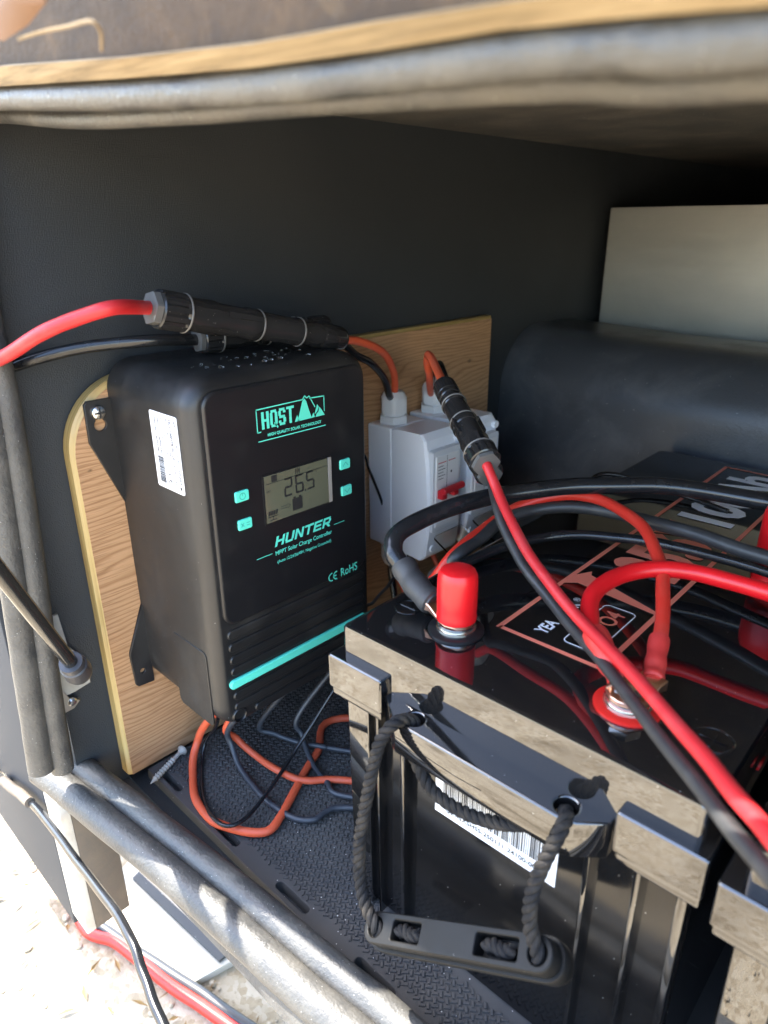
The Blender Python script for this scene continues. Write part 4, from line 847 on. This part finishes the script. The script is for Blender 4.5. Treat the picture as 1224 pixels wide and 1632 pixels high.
cable('dusty grey black cable curving between the two thick cables over the battery label', [(-0.0250, 0.1253, 0.2260), (-0.0009, 0.1217, 0.2525), (0.0004, 0.1485, 0.2590), (0.0034, 0.1822, 0.2680), (0.0213, 0.2145, 0.2740), (0.0584, 0.2300, 0.2780), (0.1118, 0.2268, 0.2820), (0.1559, 0.2200, 0.2840), (0.1934, 0.2108, 0.2860), (0.2345, 0.2015, 0.2880)], 0.0052, 'cgry')
cable('shiny black cable lying lowest across the battery label', [(0.0031, 0.0991, 0.2380), (0.0118, 0.1058, 0.2530), (0.0138, 0.1391, 0.2545), (0.0261, 0.1816, 0.2560), (0.0446, 0.2081, 0.2580), (0.0780, 0.2283, 0.2600), (0.1149, 0.2376, 0.2620), (0.1525, 0.2383, 0.2640), (0.1901, 0.2336, 0.2660), (0.2325, 0.2274, 0.2680)], 0.0040, 'cblk')
cable('thin black wire looped over the rear corner of the battery', [(-0.0167, 0.3146, 0.2400), (-0.0059, 0.3335, 0.2560), (-0.0023, 0.3516, 0.2620), (0.0113, 0.3643, 0.2620), (0.0354, 0.3770, 0.2560), (0.0726, 0.3788, 0.2520), (0.1159, 0.3720, 0.2500)], 0.0024, 'cblk', 'wire')
cable('thin black wire hanging down beside the nearer breaker box', [(-0.236, 0.19, 0.30), (-0.2250, 0.2385, 0.2645), (-0.2220, 0.2476, 0.2427), (-0.2220, 0.2641, 0.2069), (-0.2220, 0.2773, 0.1717), (-0.2200, 0.2924, 0.1431), (-0.2200, 0.3107, 0.1115), (-0.215, 0.31, 0.05)], 0.0015, 'cblk', 'wire')
cable('thin black wire crossing behind the teal bar corner', [(-0.20, 0.34, 0.05), (-0.1900, 0.2667, 0.1145), (-0.1700, 0.2196, 0.1241), (-0.1500, 0.1801, 0.1310), (-0.1400, 0.1567, 0.1316), (-0.13, 0.18, 0.06)], 0.0018, 'cgry', 'wire')
cable('orange wire dropping from the bottom of the nearer breaker box', [(-0.2255, 0.2915, 0.128), (-0.2255, 0.2915, 0.105), (-0.200, 0.297, 0.06), (-0.17, 0.32, 0.008), (-0.10, 0.36, 0.006)], 0.0036, 'cora', 'wire')
cable('orange wire dropping from the bottom of the farther breaker box', [(-0.2255, 0.361, 0.128), (-0.2255, 0.361, 0.105), (-0.200, 0.367, 0.06), (-0.17, 0.39, 0.008), (-0.10, 0.43, 0.006)], 0.0036, 'cora', 'wire')
cable('black wire dropping beside the orange one under the nearer breaker box', [(-0.2255, 0.286, 0.128), (-0.224, 0.285, 0.10), (-0.206, 0.278, 0.05), (-0.19, 0.275, 0.007), (-0.12, 0.30, 0.006)], 0.0042, 'cblk', 'wire')
# cables on the mat
F_ = 0.006
cable('orange cable lying in a wide loop on the foam mat', [(-0.17, 0.02, 0.098), (-0.2045, 0.0065, 0.0500), (-0.2192, 0.0012, 0.0220), (-0.2053, -0.0152, 0.0060), (-0.1676, -0.0347, 0.0060), (-0.1356, -0.0376, 0.0060), (-0.1082, -0.0268, 0.0060), (-0.0918, -0.0121, 0.0060), (-0.0966, 0.0075, 0.0060), (-0.1133, 0.0385, 0.0060), (-0.1345, 0.0824, 0.0060), (-0.1552, 0.1357, 0.0060), (-0.01, 0.24, .006)], 0.0038, 'cora', 'cable')
cable('orange cable running under the controller straight to the battery side', [(-0.16, 0.05, 0.098), (-0.1925, 0.0201, 0.0450), (-0.1923, 0.0293, 0.0220), (-0.1725, 0.0343, 0.0120), (-0.1321, 0.0375, 0.0120), (-0.1107, 0.0502, 0.0080), (-0.0893, 0.0747, 0.0060), (-0.01, 0.13, 0.006)], 0.0034, 'cora', 'cable')
cable('blue black cable looping from the controller to the battery base', [(-0.15, 0.04, 0.098), (-0.1884, 0.0202, 0.0450), (-0.1868, 0.0195, 0.0220), (-0.1627, 0.0143, 0.0080), (-0.1208, 0.0099, 0.0060), (-0.0886, 0.0132, 0.0060), (-0.0723, 0.0248, 0.0060), (-0.0643, 0.0515, 0.0060), (0.0, 0.10, 0.006)], 0.0029, 'cblu', 'cable')
cable('pale lit blue black cable arcing under the controller towards the battery', [(-0.15, 0.09, 0.098), (-0.1872, 0.0545, 0.0300), (-0.1763, 0.0647, 0.0160), (-0.1515, 0.0768, 0.0120), (-0.1332, 0.0898, 0.0100), (-0.1159, 0.1020, 0.0080), (0.0, 0.17, 0.008)], 0.0027, 'cblu', 'cable')
cable('dark blue cable dropping steeply to the battery base', [(-0.14, 0.13, 0.098), (-0.1582, 0.0809, 0.0400), (-0.1516, 0.0790, 0.0200), (-0.1262, 0.0689, 0.0080), (-0.0989, 0.0633, 0.0060), (-0.0735, 0.0624, 0.0060), (0.0, 0.115, 0.006)], 0.0027, 'cblu', 'cable')
cable('thin black wire draped in a loop over the orange cable', [(-0.18, 0.01, 0.098), (-0.2056, 0.0161, 0.0400), (-0.2177, 0.0091, 0.0180), (-0.2082, -0.0030, 0.0040), (-0.1682, -0.0272, 0.0040), (-0.1323, -0.0389, 0.0130), (-0.1141, -0.0367, 0.0150), (-0.1103, -0.0212, 0.0140), (-0.1200, 0.0099, 0.0140), (-0.1362, 0.0528, 0.0200), (-0.1351, 0.0811, 0.0450), (-0.1295, 0.1063, 0.0750), (-0.1241, 0.1362, 0.1100)], 0.0019, 'cblk', 'wire')

# deck screw on the mat
sp0 = Vector((-0.2361, -0.0068, 0.0060)); sp1 = Vector((-0.2199, -0.0521, 0.0030)); fr = axisframe(sp0, sp1); ln = fr[4]
ds = thing('deck_screw', 'grey deck screw lying loose on the foam mat', 'screw', sp0)
wparent(finish(loft(B(), fr, [(0, 0.0030, 20, 0), (0.0006, 0.0052, 20, 0), (0.0022, 0.0052, 20, 0), (0.0042, 0.0030, 20, 0), (0.006, 0.0022, 20, 0)]), 'head', 'galv'), ds)
rings = [(0.005, 0.0020, 14, 0), (ln * .3, 0.0020, 14, 0)]; s = ln * .3; k = 0
while s < ln * .92: rings.append((s, 0.0031 if k % 2 else 0.0019, 14, 0)); s += 0.0016; k += 1
rings.append((ln, 0.0004, 14, 0)); wparent(finish(loft(B(), fr, rings), 'shank', 'galv', angle=60), ds)

# ------------------------------------------------------------------ gas strut
gs = thing('gas_strut', 'black gas strut reaching down to its ball joint by the left jamb', 'gas strut', (-0.2180, -0.0955, 0.1440))
g0 = Vector((-0.1428, -0.1580, 0.3004)); g1 = Vector((-0.2160, -0.0997, 0.1613)); gx = g0 + (g0 - g1) * 2.2
wparent(finish(tube(B(), [gx, g0, g1], 0.0056, 20), 'rod', 'strutblk'), gs)
fr = axisframe(g1 - (g1 - g0).normalized() * 0.010, g1 + (g1 - g0).normalized() * 0.03)
wparent(finish(loft(B(), fr, [(0, 0.0058, 24, 0), (0.0005, 0.0092, 24, 0), (0.007, 0.0096, 24, 0), (0.008, 0.0108, 24, 0), (0.021, 0.0112, 24, 0), (0.026, 0.0100, 24, 0), (0.029, 0.0070, 24, 0), (0.030, 0.002, 24, 0)]), 'end_socket', 'socket'), gs)
bk = thing('strut_bracket', 'bent galvanised bracket holding the gas strut end to the wall', 'bracket', (-0.2580, -0.0945, 0.1269))
pts = [(-0.2612, -0.0988, 0.1878), (-0.2612, -0.0901, 0.1889), (-0.2612, -0.0874, 0.1557), (-0.2612, -0.0733, 0.1332), (-0.2612, -0.0747, 0.1116), (-0.2612, -0.0890, 0.1090), (-0.2612, -0.0991, 0.1091), (-0.2612, -0.1024, 0.1392)]
plate('plate', [[(p[1], p[2]) for p in pts]], 0.0030, YZ(-0.2616), 'galv', bk, bev=0.0006)
pts = [(-0.2590, -0.1046, 0.1264), (-0.2590, -0.0951, 0.1053), (-0.2590, -0.0868, 0.1008), (-0.2590, -0.0936, 0.0949), (-0.2590, -0.1044, 0.0942), (-0.2590, -0.1069, 0.1078)]
plate('foot', [[(p[1], p[2]) for p in pts]], 0.0026, YZ(-0.2585), 'dullsteel', bk, bev=0.0005)
wparent(finish(lathe(B(), (-0.2562, -0.0941, 0.1021), [(0.0042, 0), (0.0040, 0.0012), (0.0026, 0.0026), (0.0001, 0.0028)], 16, (1, 0, 0)), 'screw', 'steel'), bk)

# ------------------------------------------------------------------ outside, in the sun
cable('black wire with a sleeve draped over the sill into the sunlight', [(-0.40, -0.30, 0.02), (-0.4909, -0.1280, -0.0992), (-0.4036, -0.1260, -0.0726), (-0.3234, -0.1260, -0.0471), (-0.2480, -0.1300, -0.0311), (-0.1786, -0.1350, -0.0125), (-0.1153, -0.1400, 0.0068), (-0.0760, -0.1450, 0.0138), (-0.0513, -0.1500, 0.0103), (-0.0273, -0.1550, 0.0085), (0.0025, -0.1600, 0.0096), (0.0463, -0.1680, 0.0242)], 0.0036, 'cblk', 'wire')
tag(cable_mesh('wire_sleeve', [(-0.4363, -0.1265, -0.0838), (-0.3835, -0.1265, -0.0641), (-0.3433, -0.1265, -0.0514)], 0.0052, 'frame'), 'short grimy sleeve on the black wire at the left edge', 'sleeve')
cable('red cable lying on the gravel in the sun', [(-0.62, -0.03, -0.353), (-0.4428, -0.0818, -0.3530), (-0.3734, -0.0625, -0.3530), (-0.2897, -0.0468, -0.3530), (-0.2225, -0.0302, -0.3530), (-0.1432, -0.0085, -0.3530), (-0.0641, 0.0144, -0.3530), (0.0202, 0.0410, -0.3530)], 0.0070, 'cred', 'cable')
cable('black cable lying on the gravel beside the red one', [(-0.4602, -0.0808, -0.3530), (-0.3914, -0.0620, -0.3530), (-0.3148, -0.0427, -0.3530), (-0.2454, -0.0241, -0.3530), (-0.1781, -0.0089, -0.3530), (-0.1012, 0.0107, -0.3530), (-0.0115, 0.0371, -0.3530)], 0.0066, 'cgry', 'cable')
pl_ = thing('plank', 'sun bleached pale plank with a dark strip painted as a shadow band on the ground under the sill', 'plank', (-0.3481, -0.0221, -0.3400))
q4 = [(-0.4808, 0.0065, -0.3500), (-0.2455, 0.0397, -0.3500), (-0.2621, -0.0305, -0.3500), (-0.4425, -0.0797, -0.3500)]
wparent(finish(stack(B(), [([(p[0], p[1]) for p in q4], GZ - 0.002), ([(p[0], p[1]) for p in q4], -0.350)], ZF), 'board', 'plank', smooth=False), pl_)
q4 = [(-0.4493, 0.0063, -0.3490), (-0.2580, 0.0222, -0.3490), (-0.2580, 0.0112, -0.3490), (-0.4461, -0.0048, -0.3490)]  # dark strip on the plank stands in for a shadow band
wparent(finish(stack(B(), [([(p[0], p[1]) for p in q4], -0.3495), ([(p[0], p[1]) for p in q4], -0.345)], ZF), 'shadow_strip', 'mat', smooth=False), pl_)
# loose stones and leaf litter
bm = B()
for k in range(900):
    xx, yy = random.uniform(-0.95, 0.35), random.uniform(-0.45, 0.25); r = random.choice((0.0015, 0.002, 0.003, 0.004, 0.006))
    bmesh.ops.create_icosphere(bm, subdivisions=1, radius=r, matrix=Matrix.Translation((xx, yy, GZ + r * 0.3)) @ Matrix.Rotation(random.random() * 6, 4, 'Z') @ Matrix.Diagonal((1, random.uniform(0.6, 1), random.uniform(0.5, 0.8), 1)))
tag(finish(bm, 'pebbles', 'stonem', smooth=False), 'small loose stones scattered over the gravel', 'pebbles', kind='stuff')
bm = B()
for k in range(260):
    xx, yy = random.uniform(-0.95, 0.0), random.uniform(-0.4, 0.1); mw = Matrix.Translation((xx, yy, GZ + 0.004)) @ Matrix.Rotation(random.random() * 6, 4, 'Z') @ Matrix.Rotation(random.uniform(-.4, .4), 4, 'X')
    l_, w_ = random.uniform(0.004, 0.016), random.uniform(0.0008, 0.0035)
    v4 = [bm.verts.new(mw @ Vector(p)) for p in ((-l_, 0, 0), (0, -w_, 0.001), (l_, 0, 0), (0, w_, 0.002))]; bm.faces.new((v4[0], v4[1], v4[2])); bm.faces.new((v4[0], v4[2], v4[3]))
tag(finish(bm, 'leaf_litter', 'leafm', smooth=False), 'bits of dry leaf litter on the gravel', 'leaf litter', kind='stuff')
